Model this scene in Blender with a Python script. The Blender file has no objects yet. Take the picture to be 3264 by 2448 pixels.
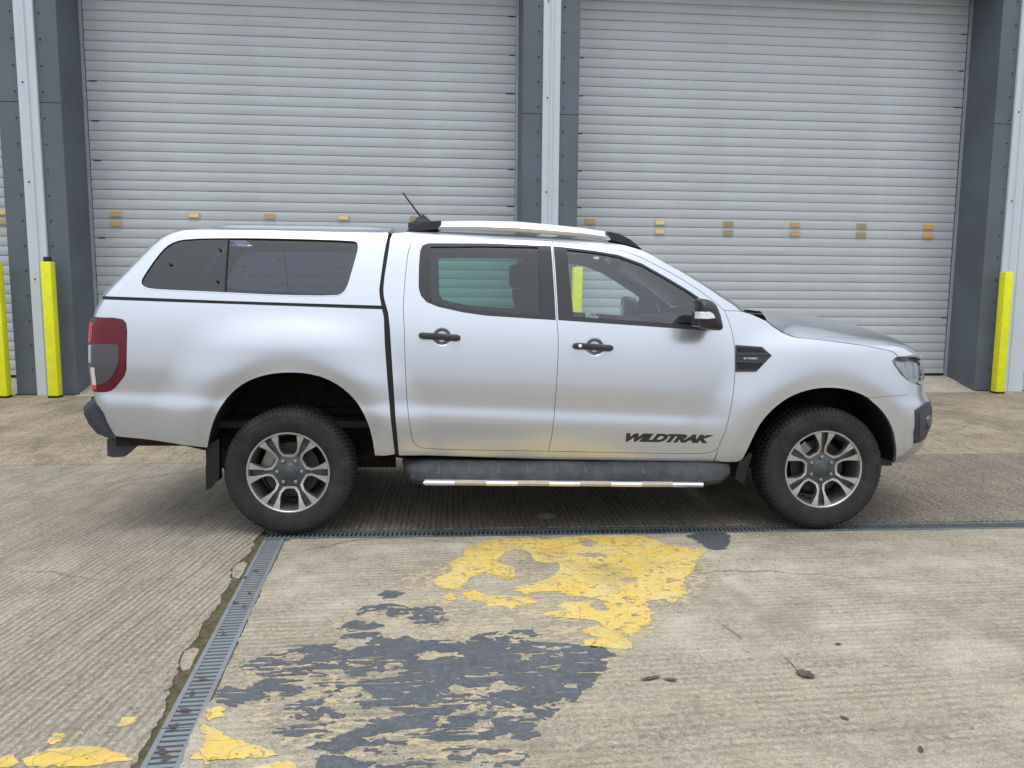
import bpy, bmesh, math, random
import numpy as np
from mathutils import Matrix, Vector
from mathutils.geometry import delaunay_2d_cdt
random.seed(7); rng = np.random.default_rng(7)
scn = bpy.context.scene
col = scn.collection

# ------------------------------------------------------------------ camera
FPX, YAW, PITCH, ROLL = 2500.0, 0.09155574, 0.11695544, 0.0075444
CAM = np.array([0.862955, -5.494043, 1.440846])
CARYAW = -0.03063773
fw = np.array([math.sin(YAW)*math.cos(PITCH), math.cos(YAW)*math.cos(PITCH), -math.sin(PITCH)])
_r = np.array([math.cos(YAW), -math.sin(YAW), 0.0]); _u = np.cross(_r, fw)
cr, sr = math.cos(ROLL), math.sin(ROLL)
RT, UP = cr*_r+sr*_u, -sr*_r+cr*_u
cam_d = bpy.data.cameras.new("camera"); cam_d.sensor_width = 36.0; cam_d.lens = FPX*36.0/3264.0
cam_d.clip_start = 0.05; cam_d.clip_end = 2000
cam = bpy.data.objects.new("camera", cam_d); col.objects.link(cam)
M = Matrix(((RT[0], UP[0], -fw[0], CAM[0]), (RT[1], UP[1], -fw[1], CAM[1]), (RT[2], UP[2], -fw[2], CAM[2]), (0, 0, 0, 1)))
cam.matrix_world = M
scn.camera = cam

# ------------------------------------------------------------------ overcast sky, soft sun
SUN_EL, SUN_AZ = math.radians(74), math.radians(200)     # sun behind the clouds, behind the camera
w = bpy.data.worlds.new("World"); scn.world = w; w.use_nodes = True
nt = w.node_tree; nt.nodes.clear()
sky = nt.nodes.new("ShaderNodeTexSky"); sky.sky_type = 'NISHITA'; sky.sun_disc = False
sky.sun_elevation = SUN_EL; sky.sun_rotation = SUN_AZ
sky.air_density = 1.6; sky.dust_density = 6.0; sky.ozone_density = 1.0
hs = nt.nodes.new("ShaderNodeHueSaturation"); hs.inputs['Saturation'].default_value = 0.30
tc = nt.nodes.new("ShaderNodeTexCoord"); sep = nt.nodes.new("ShaderNodeSeparateXYZ")
mr = nt.nodes.new("ShaderNodeMapRange"); mr.inputs['From Min'].default_value = 0.0; mr.inputs['From Max'].default_value = 1.0
mr.inputs['To Min'].default_value = 6.5; mr.inputs['To Max'].default_value = 15.0          # overcast: brighter overhead
cb = nt.nodes.new("ShaderNodeCombineColor")
mb = nt.nodes.new("ShaderNodeMath"); mb.operation = 'MULTIPLY'; mb.inputs[1].default_value = 1.12
mx = nt.nodes.new("ShaderNodeMix"); mx.data_type = 'RGBA'; mx.inputs['Factor'].default_value = 0.75
bg = nt.nodes.new("ShaderNodeBackground"); bg.inputs['Strength'].default_value = 0.11
ow = nt.nodes.new("ShaderNodeOutputWorld")
L = nt.links.new
L(sky.outputs[0], hs.inputs['Color']); L(tc.outputs['Generated'], sep.inputs[0]); L(sep.outputs['Z'], mr.inputs['Value'])
mrr = nt.nodes.new('ShaderNodeMath'); mrr.operation = 'MULTIPLY'; mrr.inputs[1].default_value = .93; L(mr.outputs[0], mrr.inputs[0])
L(mrr.outputs[0], cb.inputs[0]); L(mr.outputs[0], cb.inputs[1]); L(mr.outputs[0], mb.inputs[0]); L(mb.outputs[0], cb.inputs[2])
L(hs.outputs[0], mx.inputs[6]); L(cb.outputs[0], mx.inputs[7]); L(mx.outputs[2], bg.inputs['Color']); L(bg.outputs[0], ow.inputs[0])
sd = bpy.data.lights.new("sun", 'SUN'); sd.energy = 0.8; sd.angle = math.radians(28); sd.color = (1.0, 0.97, 0.93)
sun = bpy.data.objects.new("sun", sd); col.objects.link(sun)
# direction the sun stands in (azimuth measured from +Y towards +X)
sdir = Vector((math.sin(SUN_AZ)*math.cos(SUN_EL), math.cos(SUN_AZ)*math.cos(SUN_EL), math.sin(SUN_EL)))
sun.rotation_euler = sdir.to_track_quat('Z', 'Y').to_euler()
vs = scn.view_settings; vs.view_transform = 'Standard'; vs.look = 'None'; vs.exposure = 0.32; vs.gamma = 1.0
vs.use_curve_mapping = False
scn.render.engine = 'CYCLES'
scn.cycles.max_bounces = 10; scn.cycles.transparent_max_bounces = 24; scn.cycles.transmission_bounces = 8

# ------------------------------------------------------------------ helpers
def mesh_obj(name, verts, faces, mat=None, parent=None, smooth=False, normals=None, sharp=None):
    me = bpy.data.meshes.new(name)
    me.from_pydata([tuple(map(float, v)) for v in verts], [], [tuple(map(int, f)) for f in faces])
    me.update()
    if smooth or normals is not None:
        me.polygons.foreach_set('use_smooth', [True]*len(me.polygons))
        if sharp is not None: me.set_sharp_from_angle(angle=math.radians(sharp))
    if normals is not None: me.normals_split_custom_set_from_vertices([tuple(n) for n in normals])
    if mat: me.materials.append(mat)
    o = bpy.data.objects.new(name, me); col.objects.link(o)
    if parent: o.parent = parent
    return o
def empty(name, loc=(0, 0, 0), rz=0.0):
    o = bpy.data.objects.new(name, None); o.empty_display_size = .2
    o.location = loc; o.rotation_euler = (0, 0, rz); col.objects.link(o); return o
def tag(o, label=None, cat=None, group=None, kind=None):
    if label: o['label'] = label
    if cat: o['category'] = cat
    if group: o['group'] = group
    if kind: o['kind'] = kind
    return o
class MB:
    def __init__(s): s.v = []; s.f = []
    def add(s, v, f):
        b = len(s.v); s.v += [tuple(map(float, p)) for p in v]; s.f += [tuple(i+b for i in q) for q in f]; return s
    def box(s, x0, x1, y0, y1, z0, z1, bev=0.0):
        if bev <= 0:
            v = [(x, y, z) for z in (z0, z1) for y in (y0, y1) for x in (x0, x1)]
            return s.add(v, [(0, 2, 3, 1), (4, 5, 7, 6), (0, 1, 5, 4), (2, 6, 7, 3), (0, 4, 6, 2), (1, 3, 7, 5)])
        bm = bmesh.new(); bmesh.ops.create_cube(bm, size=1)
        for q in bm.verts: q.co = Vector((x0+(q.co.x+.5)*(x1-x0), y0+(q.co.y+.5)*(y1-y0), z0+(q.co.z+.5)*(z1-z0)))
        bmesh.ops.bevel(bm, geom=bm.edges[:], offset=bev, segments=2, profile=.6, affect='EDGES')
        bm.verts.index_update()
        s.add([q.co[:] for q in bm.verts], [[q.index for q in f.verts] for f in bm.faces]); bm.free(); return s
    def loft(s, rings, closed=True, cap=True):
        b = len(s.v); n = len(rings[0])
        for r in rings: s.v += [tuple(map(float, p)) for p in r]
        for i in range(len(rings)-1):
            for j in range(n if closed else n-1):
                k = (j+1) % n
                s.f.append((b+i*n+j, b+i*n+k, b+(i+1)*n+k, b+(i+1)*n+j))
        if cap and closed:
            s.f.append(tuple(b+j for j in range(n))[::-1]); s.f.append(tuple(b+(len(rings)-1)*n+j for j in range(n)))
        return s
    def tube(s, pts, r, n=10, cap=True):
        pts = [np.array(p, float) for p in pts]; rings = []
        rr = r if hasattr(r, '__len__') else [r]*len(pts)
        for i, p in enumerate(pts):
            t = pts[min(i+1, len(pts)-1)]-pts[max(i-1, 0)]; t /= np.linalg.norm(t)+1e-9
            a = np.cross(t, (0, 0, 1)) if abs(t[2]) < .9 else np.cross(t, (1, 0, 0)); a /= np.linalg.norm(a); b_ = np.cross(t, a)
            rings.append([p+rr[i]*(math.cos(q)*a+math.sin(q)*b_) for q in np.linspace(0, 2*math.pi, n, endpoint=False)])
        return s.loft(rings, True, cap)
    def prism(s, poly, y0, y1):        # poly in (x, z), extruded along y
        n = len(poly); b = len(s.v)
        s.v += [(float(p[0]), float(y0), float(p[1])) for p in poly]+[(float(p[0]), float(y1), float(p[1])) for p in poly]
        s.f.append(tuple(b+i for i in range(n))); s.f.append(tuple(b+n+i for i in range(n))[::-1])
        for i in range(n):
            j = (i+1) % n; s.f.append((b+j, b+i, b+n+i, b+n+j))
        return s
    def build(s, name, mat, parent=None, smooth=False, sharp=35):
        o = mesh_obj(name, s.v, s.f, mat, parent)
        bm = bmesh.new(); bm.from_mesh(o.data); bmesh.ops.recalc_face_normals(bm, faces=bm.faces[:]); bm.to_mesh(o.data); bm.free()
        if smooth:
            o.data.polygons.foreach_set('use_smooth', [True]*len(o.data.polygons)); o.data.set_sharp_from_angle(angle=math.radians(sharp))
        return o
def copy_tree(o, parent=None, mirror=False):
    c = o.copy(); col.objects.link(c); c.parent = parent
    for ch in list(o.children): copy_tree(ch, c)
    return c
def smooth01(a, b, x):
    t = np.clip((np.asarray(x, float)-a)/(b-a), 0, 1); return t*t*(3-2*t)

# ------------------------------------------------------------------ materials
def pmat(name, base=(.5, .5, .5), rough=.5, metal=0.0, spec=.5, coat=0.0, coat_r=.05, var=0.0, vscale=8.0, bump=0.0, bscale=60.0, dirt=None, dirt_amt=0.0, dirt_scale=3.0):
    m = bpy.data.materials.new(name); m.use_nodes = True; n = m.node_tree; b = n.nodes['Principled BSDF']
    b.inputs['Base Color'].default_value = (*base, 1); b.inputs['Roughness'].default_value = rough; b.inputs['Metallic'].default_value = metal
    b.inputs['Specular IOR Level'].default_value = spec; b.inputs['Coat Weight'].default_value = coat; b.inputs['Coat Roughness'].default_value = coat_r
    tc = n.nodes.new('ShaderNodeTexCoord')
    out = None
    if var > 0:
        t = n.nodes.new('ShaderNodeTexNoise'); t.inputs['Scale'].default_value = vscale; t.inputs['Detail'].default_value = 6; t.inputs['Roughness'].default_value = .6
        n.links.new(tc.outputs['Object'], t.inputs['Vector'])
        r = n.nodes.new('ShaderNodeMapRange'); r.inputs['From Min'].default_value = .3; r.inputs['From Max'].default_value = .7
        r.inputs['To Min'].default_value = 1-var; r.inputs['To Max'].default_value = 1+var
        n.links.new(t.outputs['Fac'], r.inputs['Value'])
        mm = n.nodes.new('ShaderNodeMix'); mm.data_type = 'RGBA'; mm.blend_type = 'MULTIPLY'; mm.inputs['Factor'].default_value = 1
        mm.inputs[6].default_value = (*base, 1); n.links.new(r.outputs[0], mm.inputs[7]); out = mm.outputs[2]
    if dirt is not None:
        t2 = n.nodes.new('ShaderNodeTexNoise'); t2.inputs['Scale'].default_value = dirt_scale; t2.inputs['Detail'].default_value = 8; t2.inputs['Roughness'].default_value = .7
        n.links.new(tc.outputs['Object'], t2.inputs['Vector'])
        r2 = n.nodes.new('ShaderNodeMapRange'); r2.inputs['From Min'].default_value = .42; r2.inputs['From Max'].default_value = .75; r2.inputs['To Max'].default_value = dirt_amt
        n.links.new(t2.outputs['Fac'], r2.inputs['Value'])
        md = n.nodes.new('ShaderNodeMix'); md.data_type = 'RGBA'; md.inputs[6].default_value = (*base, 1); md.inputs[7].default_value = (*dirt, 1)
        if out: n.links.new(out, md.inputs[6])
        n.links.new(r2.outputs[0], md.inputs['Factor']); out = md.outputs[2]
    if out: n.links.new(out, b.inputs['Base Color'])
    if bump > 0:
        t3 = n.nodes.new('ShaderNodeTexNoise'); t3.inputs['Scale'].default_value = bscale; t3.inputs['Detail'].default_value = 4
        n.links.new(tc.outputs['Object'], t3.inputs['Vector'])
        bp = n.nodes.new('ShaderNodeBump'); bp.inputs['Strength'].default_value = bump; bp.inputs['Distance'].default_value = .01
        n.links.new(t3.outputs['Fac'], bp.inputs['Height']); n.links.new(bp.outputs[0], b.inputs['Normal'])
    return m
def glassmat(name, tint, rough=0.0, refl=1.0, ior=1.72):
    m = bpy.data.materials.new(name); m.use_nodes = True; n = m.node_tree; n.nodes.clear()
    tr = n.nodes.new('ShaderNodeBsdfTransparent'); tr.inputs[0].default_value = (*tint, 1)
    gl = n.nodes.new('ShaderNodeBsdfGlossy'); gl.inputs['Roughness'].default_value = rough; gl.inputs[0].default_value = (refl, refl, refl, 1)
    fr = n.nodes.new('ShaderNodeFresnel'); fr.inputs[0].default_value = ior
    mxs = n.nodes.new('ShaderNodeMixShader'); o = n.nodes.new('ShaderNodeOutputMaterial')
    n.links.new(fr.outputs[0], mxs.inputs[0]); n.links.new(tr.outputs[0], mxs.inputs[1]); n.links.new(gl.outputs[0], mxs.inputs[2]); n.links.new(mxs.outputs[0], o.inputs[0])
    return m
MT = {}
MT['paint'] = pmat('silver_paint', (.555, .58, .62), .26, .80, .5, 0.9, .03, var=.012, vscale=900)
MT['black_trim'] = pmat('black_trim', (.022, .020, .024), .38, 0, .5)
MT['rubber'] = pmat('black_rubber', (.012, .012, .013), .6, 0, .3)
MT['plastic'] = pmat('charcoal_plastic', (.045, .052, .062), .55, 0, .4, var=.25, vscale=6, bump=.15, bscale=250)
MT['step'] = pmat('step_plastic', (.024, .029, .034), .6, 0, .4, var=.2, vscale=5, bump=.2, bscale=200, dirt=(.16, .14, .11), dirt_amt=.35, dirt_scale=5)
MT['bumper'] = pmat('bumper_plastic', (.038, .040, .052), .5, 0, .4, var=.15, vscale=9, bump=.1, bscale=250)
MT['liner'] = pmat('wheel_liner', (.018, .015, .015), .9, 0, .2, var=.4, vscale=9, bump=.3, bscale=40, dirt=(.06, .045, .035), dirt_amt=.5, dirt_scale=4)
MT['under'] = pmat('underbody', (.014, .012, .011), .85, 0, .3, var=.4, vscale=6, dirt=(.07, .045, .03), dirt_amt=.6, dirt_scale=5)
MT['tyre'] = pmat('tyre_rubber', (.024, .022, .025), .82, 0, .3, var=.3, vscale=14, bump=.35, bscale=160, dirt=(.085, .072, .062), dirt_amt=.35, dirt_scale=9)
MT['alloy'] = pmat('machined_alloy', (.50, .49, .47), .40, .75, .5, var=.10, vscale=20, dirt=(.25, .21, .17), dirt_amt=.35, dirt_scale=14)
MT['alloy_dark'] = pmat('grey_alloy', (.075, .085, .09), .45, .3, .5, var=.2, vscale=15, dirt=(.10, .08, .06), dirt_amt=.5, dirt_scale=10)
MT['steel'] = pmat('brake_steel', (.30, .28, .26), .45, .8, var=.2, vscale=20)
MT['brake'] = pmat('brake_iron', (.07, .062, .056), .6, .5, var=.3, vscale=15)
MT['chrome'] = pmat('chrome', (.75, .76, .78), .12, 1)
MT['rail'] = pmat('satin_aluminium', (.74, .75, .76), .25, .9)
MT['glass'] = glassmat('clear_glass', (.86, .96, .93), ior=1.85)
MT['glass_green'] = glassmat('green_tinted_glass', (.40, .68, .60))
MT['glass_canopy'] = glassmat('grey_tinted_glass', (.22, .26, .35))
MT['lens'] = glassmat('clear_lens', (.92, .94, .95), ior=1.5)
MT['red'] = pmat('red_lens', (.11, .003, .010), .22, 0, .35, coat=.15, coat_r=.03)
MT['red_bright'] = pmat('red_reflex', (.65, .012, .03), .2, 0, .6, coat=.5)
MT['lamp_grey'] = pmat('lamp_housing', (.07, .068, .075), .25, .1, coat=.1)
MT['lamp_silver'] = pmat('lamp_silver', (.70, .71, .74), .35, .2)
MT['lamp_white'] = pmat('lamp_reflector', (.85, .85, .87), .15, .6, coat=.5)
MT['white_lens'] = pmat('white_lens', (.80, .80, .82), .2, 0, coat=.5)
MT['interior'] = pmat('interior_trim', (.030, .033, .038), .7, 0, .3, var=.2, vscale=10, bump=.15, bscale=300)
MT['seat'] = pmat('seat_fabric', (.022, .022, .026), .9, 0, .2, var=.25, vscale=30, bump=.3, bscale=400)
MT['headlining'] = pmat('headlining', (.12, .12, .12), .9)
MT['cant'] = pmat('cant_trim', (.34, .35, .34), .9)
MT['canopy_lining'] = pmat('canopy_lining', (.05, .052, .056), .9, var=.2, vscale=30)
MT['decal'] = pmat('decal_black', (.02, .02, .022), .4)
MT['decal_grey'] = pmat('badge_silver', (.6, .6, .62), .3, .7)
MT['sticker'] = pmat('sticker_paper', (.62, .70, .70), .6, var=.25, vscale=90)
MT['yellow'] = pmat('bollard_yellow', (.80, .80, .015), .55, 0, .4, var=.05, vscale=9, dirt=(.30, .27, .06), dirt_amt=.3, dirt_scale=7)
MT['dark_metal'] = pmat('dark_metal', (.015, .014, .013), .6)
MT['clad'] = pmat('grey_cladding', (.108, .132, .158), .5, 0, .4, var=.10, vscale=1.5, bump=.06, bscale=30, dirt=(.075, .085, .09), dirt_amt=.7, dirt_scale=1.2)
MT['clad_edge'] = pmat('grey_flashing', (.108, .132, .158), .55, 0, .4, var=.10, vscale=1.5, dirt=(.075, .08, .08), dirt_amt=.7, dirt_scale=1.2)
MT['white_clad'] = pmat('white_cladding', (.56, .62, .67), .4, 0, .4, var=.05, vscale=2, dirt=(.42, .44, .43), dirt_amt=.5, dirt_scale=2)
MT['guide'] = pmat('galvanised_guide', (.40, .43, .50), .45, .4, var=.15, vscale=5)
MT['grate'] = pmat('grating_plastic', (.20, .228, .240), .55, 0, .4, var=.2, vscale=7, dirt=(.11, .095, .075), dirt_amt=.85, dirt_scale=7)
MT['grate_dark'] = pmat('grating_dark', (.125, .15, .155), .5, 0, .4, var=.2, vscale=9, dirt=(.05, .045, .04), dirt_amt=.7, dirt_scale=8)
MT['trough'] = pmat('channel_trough', (.02, .02, .018), .9)
MT['leaf'] = pmat('dead_leaf', (.085, .055, .042), .8, var=.4, vscale=60)
MT['twig'] = pmat('twig', (.04, .028, .02), .85)

# roller shutter steel with dirt streaks along the joints
def shutter_mat():
    m = pmat('shutter_steel', (.47, .505, .515), .42, .15, .4, var=.06, vscale=1.3)
    n = m.node_tree; b = n.nodes['Principled BSDF']; lk = b.inputs['Base Color'].links[0].from_socket
    tc = n.nodes.new('ShaderNodeTexCoord'); mp = n.nodes.new('ShaderNodeMapping'); mp.inputs['Scale'].default_value = (1.2, 1, 30)
    gi = n.nodes.new('ShaderNodeObjectInfo')
    ad = n.nodes.new('ShaderNodeVectorMath'); ad.operation = 'ADD'
    cbx = n.nodes.new('ShaderNodeCombineXYZ'); mu = n.nodes.new('ShaderNodeMath'); mu.operation = 'MULTIPLY'; mu.inputs[1].default_value = 40
    n.links.new(gi.outputs['Random'], mu.inputs[0]); n.links.new(mu.outputs[0], cbx.inputs[0])
    n.links.new(tc.outputs['Object'], ad.inputs[0]); n.links.new(cbx.outputs[0], ad.inputs[1]); n.links.new(ad.outputs[0], mp.inputs['Vector'])
    t = n.nodes.new('ShaderNodeTexNoise'); t.inputs['Scale'].default_value = 1.0; t.inputs['Detail'].default_value = 7; t.inputs['Roughness'].default_value = .65
    n.links.new(mp.outputs[0], t.inputs['Vector'])
    r = n.nodes.new('ShaderNodeMapRange'); r.inputs['From Min'].default_value = .5; r.inputs['From Max'].default_value = .8; r.inputs['To Max'].default_value = .35
    n.links.new(t.outputs['Fac'], r.inputs['Value'])
    md = n.nodes.new('ShaderNodeMix'); md.data_type = 'RGBA'; md.inputs[7].default_value = (.20, .21, .20, 1)
    n.links.new(lk, md.inputs[6]); n.links.new(r.outputs[0], md.inputs['Factor']); n.links.new(md.outputs[2], b.inputs['Base Color'])
    return m
MT['shutter'] = shutter_mat()
MT['shutter_gap'] = pmat('shutter_joint', (.20, .21, .21), .7)
def amber(name, c, c2):
    return pmat(name, c, .45, 0, .4, dirt=c2, dirt_amt=.9, dirt_scale=30)
MT['amber0'] = amber('amber_reflector', (.80, .36, .045), (.70, .30, .05))
MT['amber1'] = amber('amber_faded', (.55, .36, .14), (.45, .33, .16))
MT['amber2'] = amber('amber_worn', (.36, .29, .16), (.26, .22, .14))
MT['amber3'] = amber('amber_pale', (.80, .62, .28), (.70, .58, .32))
MT['amber_frame'] = pmat('reflector_rim', (.50, .42, .27), .5)

# tined concrete; groove direction and tone differ from bay to bay
def concrete(name, ang, pitch, groove, light, dark, stain=.5, smooth=.5):
    m = bpy.data.materials.new(name); m.use_nodes = True; n = m.node_tree; b = n.nodes['Principled BSDF']; lk = n.links.new
    def N(t, **k):
        q = n.nodes.new(t)
        for a, v in k.items(): setattr(q, a, v)
        return q
    tc = N('ShaderNodeTexCoord'); mp = N('ShaderNodeMapping'); mp.inputs['Rotation'].default_value = (0, 0, math.radians(ang)); lk(tc.outputs['Object'], mp.inputs['Vector'])
    def noise(scale, detail=6, rough=.6, src=None, vec=None, dist=0.0):
        t = N('ShaderNodeTexNoise'); t.inputs['Scale'].default_value = scale; t.inputs['Detail'].default_value = detail; t.inputs['Roughness'].default_value = rough
        t.inputs['Distortion'].default_value = dist
        if vec is None: lk(tc.outputs['Object'], t.inputs['Vector'])
        else: lk(vec, t.inputs['Vector'])
        return t.outputs['Fac']
    def rngm(f, a, b_, c, d):
        r = N('ShaderNodeMapRange'); r.inputs['From Min'].default_value = a; r.inputs['From Max'].default_value = b_; r.inputs['To Min'].default_value = c; r.inputs['To Max'].default_value = d
        lk(f, r.inputs['Value']); return r.outputs[0]
    def mul(a, b_):
        q = N('ShaderNodeMath', operation='MULTIPLY'); lk(a, q.inputs[0])
        if isinstance(b_, (int, float)): q.inputs[1].default_value = b_
        else: lk(b_, q.inputs[1])
        return q.outputs[0]
    def mixc(f, a, b_, blend='MIX'):
        q = N('ShaderNodeMix', data_type='RGBA', blend_type=blend)
        lk(f, q.inputs['Factor']) if not isinstance(f, float) else setattr(q.inputs['Factor'], 'default_value', f)
        for s, v in ((6, a), (7, b_)):
            if isinstance(v, tuple): q.inputs[s].default_value = (*v, 1)
            else: lk(v, q.inputs[s])
        return q.outputs[2]
    # grooves: a brushed comb pattern, uneven from tine to tine and worn away in patches
    wob = noise(3.0, 3, .5); sepv = N('ShaderNodeSeparateXYZ'); lk(mp.outputs[0], sepv.inputs[0])
    def axis(scx, scy):
        c = N('ShaderNodeCombineXYZ'); xx = N('ShaderNodeMath', operation='MULTIPLY_ADD'); lk(wob, xx.inputs[0]); xx.inputs[1].default_value = .035; lk(sepv.outputs[0], xx.inputs[2])
        lk(mul(xx.outputs[0], scx), c.inputs[0]); lk(mul(sepv.outputs[1], scy), c.inputs[1]); return c.outputs[0]
    comb = noise(1.0, 2, .5, vec=axis(1.0/pitch, 1.6))
    comb2 = noise(1.0, 3, .6, vec=axis(2.3/pitch, 4.0))
    wv = N('ShaderNodeTexWave', wave_type='BANDS', bands_direction='X', wave_profile='SIN')
    wv.inputs['Scale'].default_value = .314; lk(axis(1.0/pitch, .4), wv.inputs['Vector']); wv.inputs['Distortion'].default_value = 1.2; wv.inputs['Detail'].default_value = 2; wv.inputs['Detail Scale'].default_value = .6
    streak = noise(1.0, 5, .65, vec=axis(11, .8))
    wear = rngm(noise(1.1, 5, .6), .36, .66, 1.0, 1-smooth)
    a0 = N('ShaderNodeMath', operation='MULTIPLY_ADD'); lk(comb, a0.inputs[0]); a0.inputs[1].default_value = .9; lk(mul(wv.outputs['Fac'], .38), a0.inputs[2])
    a1 = N('ShaderNodeMath', operation='MULTIPLY_ADD'); lk(comb2, a1.inputs[0]); a1.inputs[1].default_value = .35; lk(a0.outputs[0], a1.inputs[2])
    g = mul(rngm(a1.outputs[0], .55, .92, 1.0, 0.0), wear)
    big = noise(.55, 7, .62); mid = noise(4.0, 8, .70); fine = noise(42, 5, .75); agg = noise(120, 3, .75); spk = noise(26, 2, .5)
    base = mixc(rngm(big, .40, .60, 0, 1), dark, light)
    base = mixc(rngm(mid, .38, .64, 0, .85), base, tuple(.60*c for c in dark))
    base = mixc(rngm(streak, .50, .72, 0, .6), base, tuple(.52*c for c in dark))
    base = mixc(rngm(fine, .38, .62, 0, .65), base, (.52, .465, .37))
    base = mixc(rngm(agg, .50, .66, 0, .70), base, tuple(.34*c for c in dark))
    base = mixc(rngm(spk, .66, .72, 0, .55), base, tuple(.30*c for c in dark))
    st = noise(1.7, 8, .7, dist=.6)
    base = mixc(rngm(st, .52, .70, 0, stain), base, (.15, .118, .08))
    gr = noise(2.6, 6, .7)
    base = mixc(rngm(gr, .56, .74, 0, .35), base, (.19, .20, .12))    # algae tint
    base = mixc(mul(g, .62*groove), base, tuple(.32*c for c in dark))
    vo = N('ShaderNodeTexVoronoi', feature='DISTANCE_TO_EDGE'); vo.inputs['Scale'].default_value = .42
    wn = N('ShaderNodeTexNoise'); wn.inputs['Scale'].default_value = 2.5; wn.inputs['Detail'].default_value = 6; wn.inputs['Roughness'].default_value = .7; lk(tc.outputs['Object'], wn.inputs['Vector'])
    vm = N('ShaderNodeMix', data_type='VECTOR'); vm.inputs['Factor'].default_value = .16; lk(tc.outputs['Object'], vm.inputs[4]); lk(wn.outputs['Color'], vm.inputs[5]); lk(vm.outputs[1], vo.inputs['Vector'])
    base = mixc(mul(rngm(vo.outputs['Distance'], .0, .0035, .75, 0), rngm(big, .45, .6, 0, 1)), base, (.07, .06, .045))
    oil = noise(3.3, 3, .5)
    base = mixc(rngm(oil, .70, .78, 0, .5), base, (.08, .07, .06))
    lk(base, b.inputs['Base Color'])
    lk(rngm(st, .5, .75, .85, .6), b.inputs['Roughness']); b.inputs['Specular IOR Level'].default_value = .35
    h = N('ShaderNodeMath', operation='MULTIPLY_ADD'); lk(g, h.inputs[0]); h.inputs[1].default_value = -1.0*groove; lk(mul(fine, .8), h.inputs[2])
    h2 = N('ShaderNodeMath', operation='ADD'); lk(h.outputs[0], h2.inputs[0]); lk(mul(agg, .35), h2.inputs[1])
    h3 = N('ShaderNodeMath', operation='ADD'); lk(h2.outputs[0], h3.inputs[0]); lk(mul(mid, 1.2), h3.inputs[1])
    bp = N('ShaderNodeBump'); bp.inputs['Strength'].default_value = .8; bp.inputs['Distance'].default_value = .005
    lk(h3.outputs[0], bp.inputs['Height']); lk(bp.outputs[0], b.inputs['Normal'])
    return m
CL, CD = (.47, .41, .315), (.30, .25, .17)
MT['con_left'] = concrete('concrete_left_bay', 8, .034, 1.0, (.37, .33, .255), (.275, .24, .175), .35, .35)
MT['con_right'] = concrete('concrete_right_bay', 88, .040, .65, CL, CD, .5, .85)
MT['con_back'] = concrete('concrete_back_bay', 1, .036, 1.0, (.20, .155, .10), (.095, .072, .048), .75, .4)  # brown damp bay, tones darkened further for the shadow under the truck
MT['con_apron'] = concrete('concrete_apron', 2, .040, .9, (.41, .31, .19), (.23, .165, .095), .85, .6)
MT['con_ramp'] = concrete('concrete_ramp', 2, .040, .05, (.52, .48, .41), (.40, .36, .29), .25, .9)
MT['mortar'] = concrete('mortar_bed', 2, .040, .0, (.40, .33, .23), (.28, .22, .15), .4, .9)
MT['moss'] = pmat('mossy_dirt', (.105, .082, .050), .95, 0, .2, var=.5, vscale=25, bump=.8, bscale=60, dirt=(.07, .075, .025), dirt_amt=.8, dirt_scale=6)
MT['asphalt'] = concrete('yard_concrete', 2, .040, .3, (.30, .27, .22), (.22, .19, .15), .5, .6)

def roadpaint(name, c1, c2, c3):
    m = bpy.data.materials.new(name); m.use_nodes = True; n = m.node_tree; b = n.nodes['Principled BSDF']; lk = n.links.new
    tc = n.nodes.new('ShaderNodeTexCoord')
    def noise(s, d=6, r=.6, dist=0):
        t = n.nodes.new('ShaderNodeTexNoise'); t.inputs['Scale'].default_value = s; t.inputs['Detail'].default_value = d; t.inputs['Roughness'].default_value = r; t.inputs['Distortion'].default_value = dist
        lk(tc.outputs['Object'], t.inputs['Vector']); return t.outputs['Fac']
    def rg(f, a, b_, c, d):
        r = n.nodes.new('ShaderNodeMapRange'); r.inputs['From Min'].default_value = a; r.inputs['From Max'].default_value = b_; r.inputs['To Min'].default_value = c; r.inputs['To Max'].default_value = d
        lk(f, r.inputs['Value']); return r.outputs[0]
    def mix(f, a, b_):
        q = n.nodes.new('ShaderNodeMix'); q.data_type = 'RGBA'; lk(f, q.inputs['Factor'])
        for s, v in ((6, a), (7, b_)):
            if isinstance(v, tuple): q.inputs[s].default_value = (*v, 1)
            else: lk(v, q.inputs[s])
        return q.outputs[2]
    x = mix(rg(noise(5, 6, .65), .38, .62, 0, 1), c1, c2)
    x = mix(rg(noise(38, 5, .7), .48, .68, 0, .7), x, c3)
    x = mix(rg(noise(2.2, 7, .7), .50, .70, 0, .55), x, tuple(.45*c for c in c3))
    vo = n.nodes.new('ShaderNodeTexVoronoi'); vo.feature = 'DISTANCE_TO_EDGE'; vo.inputs['Scale'].default_value = 9.0
    wn = n.nodes.new('ShaderNodeTexNoise'); wn.inputs['Scale'].default_value = 12; wn.inputs['Detail'].default_value = 4; lk(tc.outputs['Object'], wn.inputs['Vector'])
    va = n.nodes.new('ShaderNodeMix'); va.data_type = 'VECTOR'; va.inputs['Factor'].default_value = .12
    lk(tc.outputs['Object'], va.inputs[4]); lk(wn.outputs['Color'], va.inputs[5]); lk(va.outputs[1], vo.inputs['Vector'])
    x = mix(rg(vo.outputs['Distance'], .0, .022, .75, 0), x, tuple(.3*c for c in c3))
    lk(x, b.inputs['Base Color']); b.inputs['Roughness'].default_value = .55; b.inputs['Specular IOR Level'].default_value = .4
    bp = n.nodes.new('ShaderNodeBump'); bp.inputs['Strength'].default_value = .5; bp.inputs['Distance'].default_value = .004
    lk(noise(45, 5, .7), bp.inputs['Height']); lk(bp.outputs[0], b.inputs['Normal'])
    return m
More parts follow.
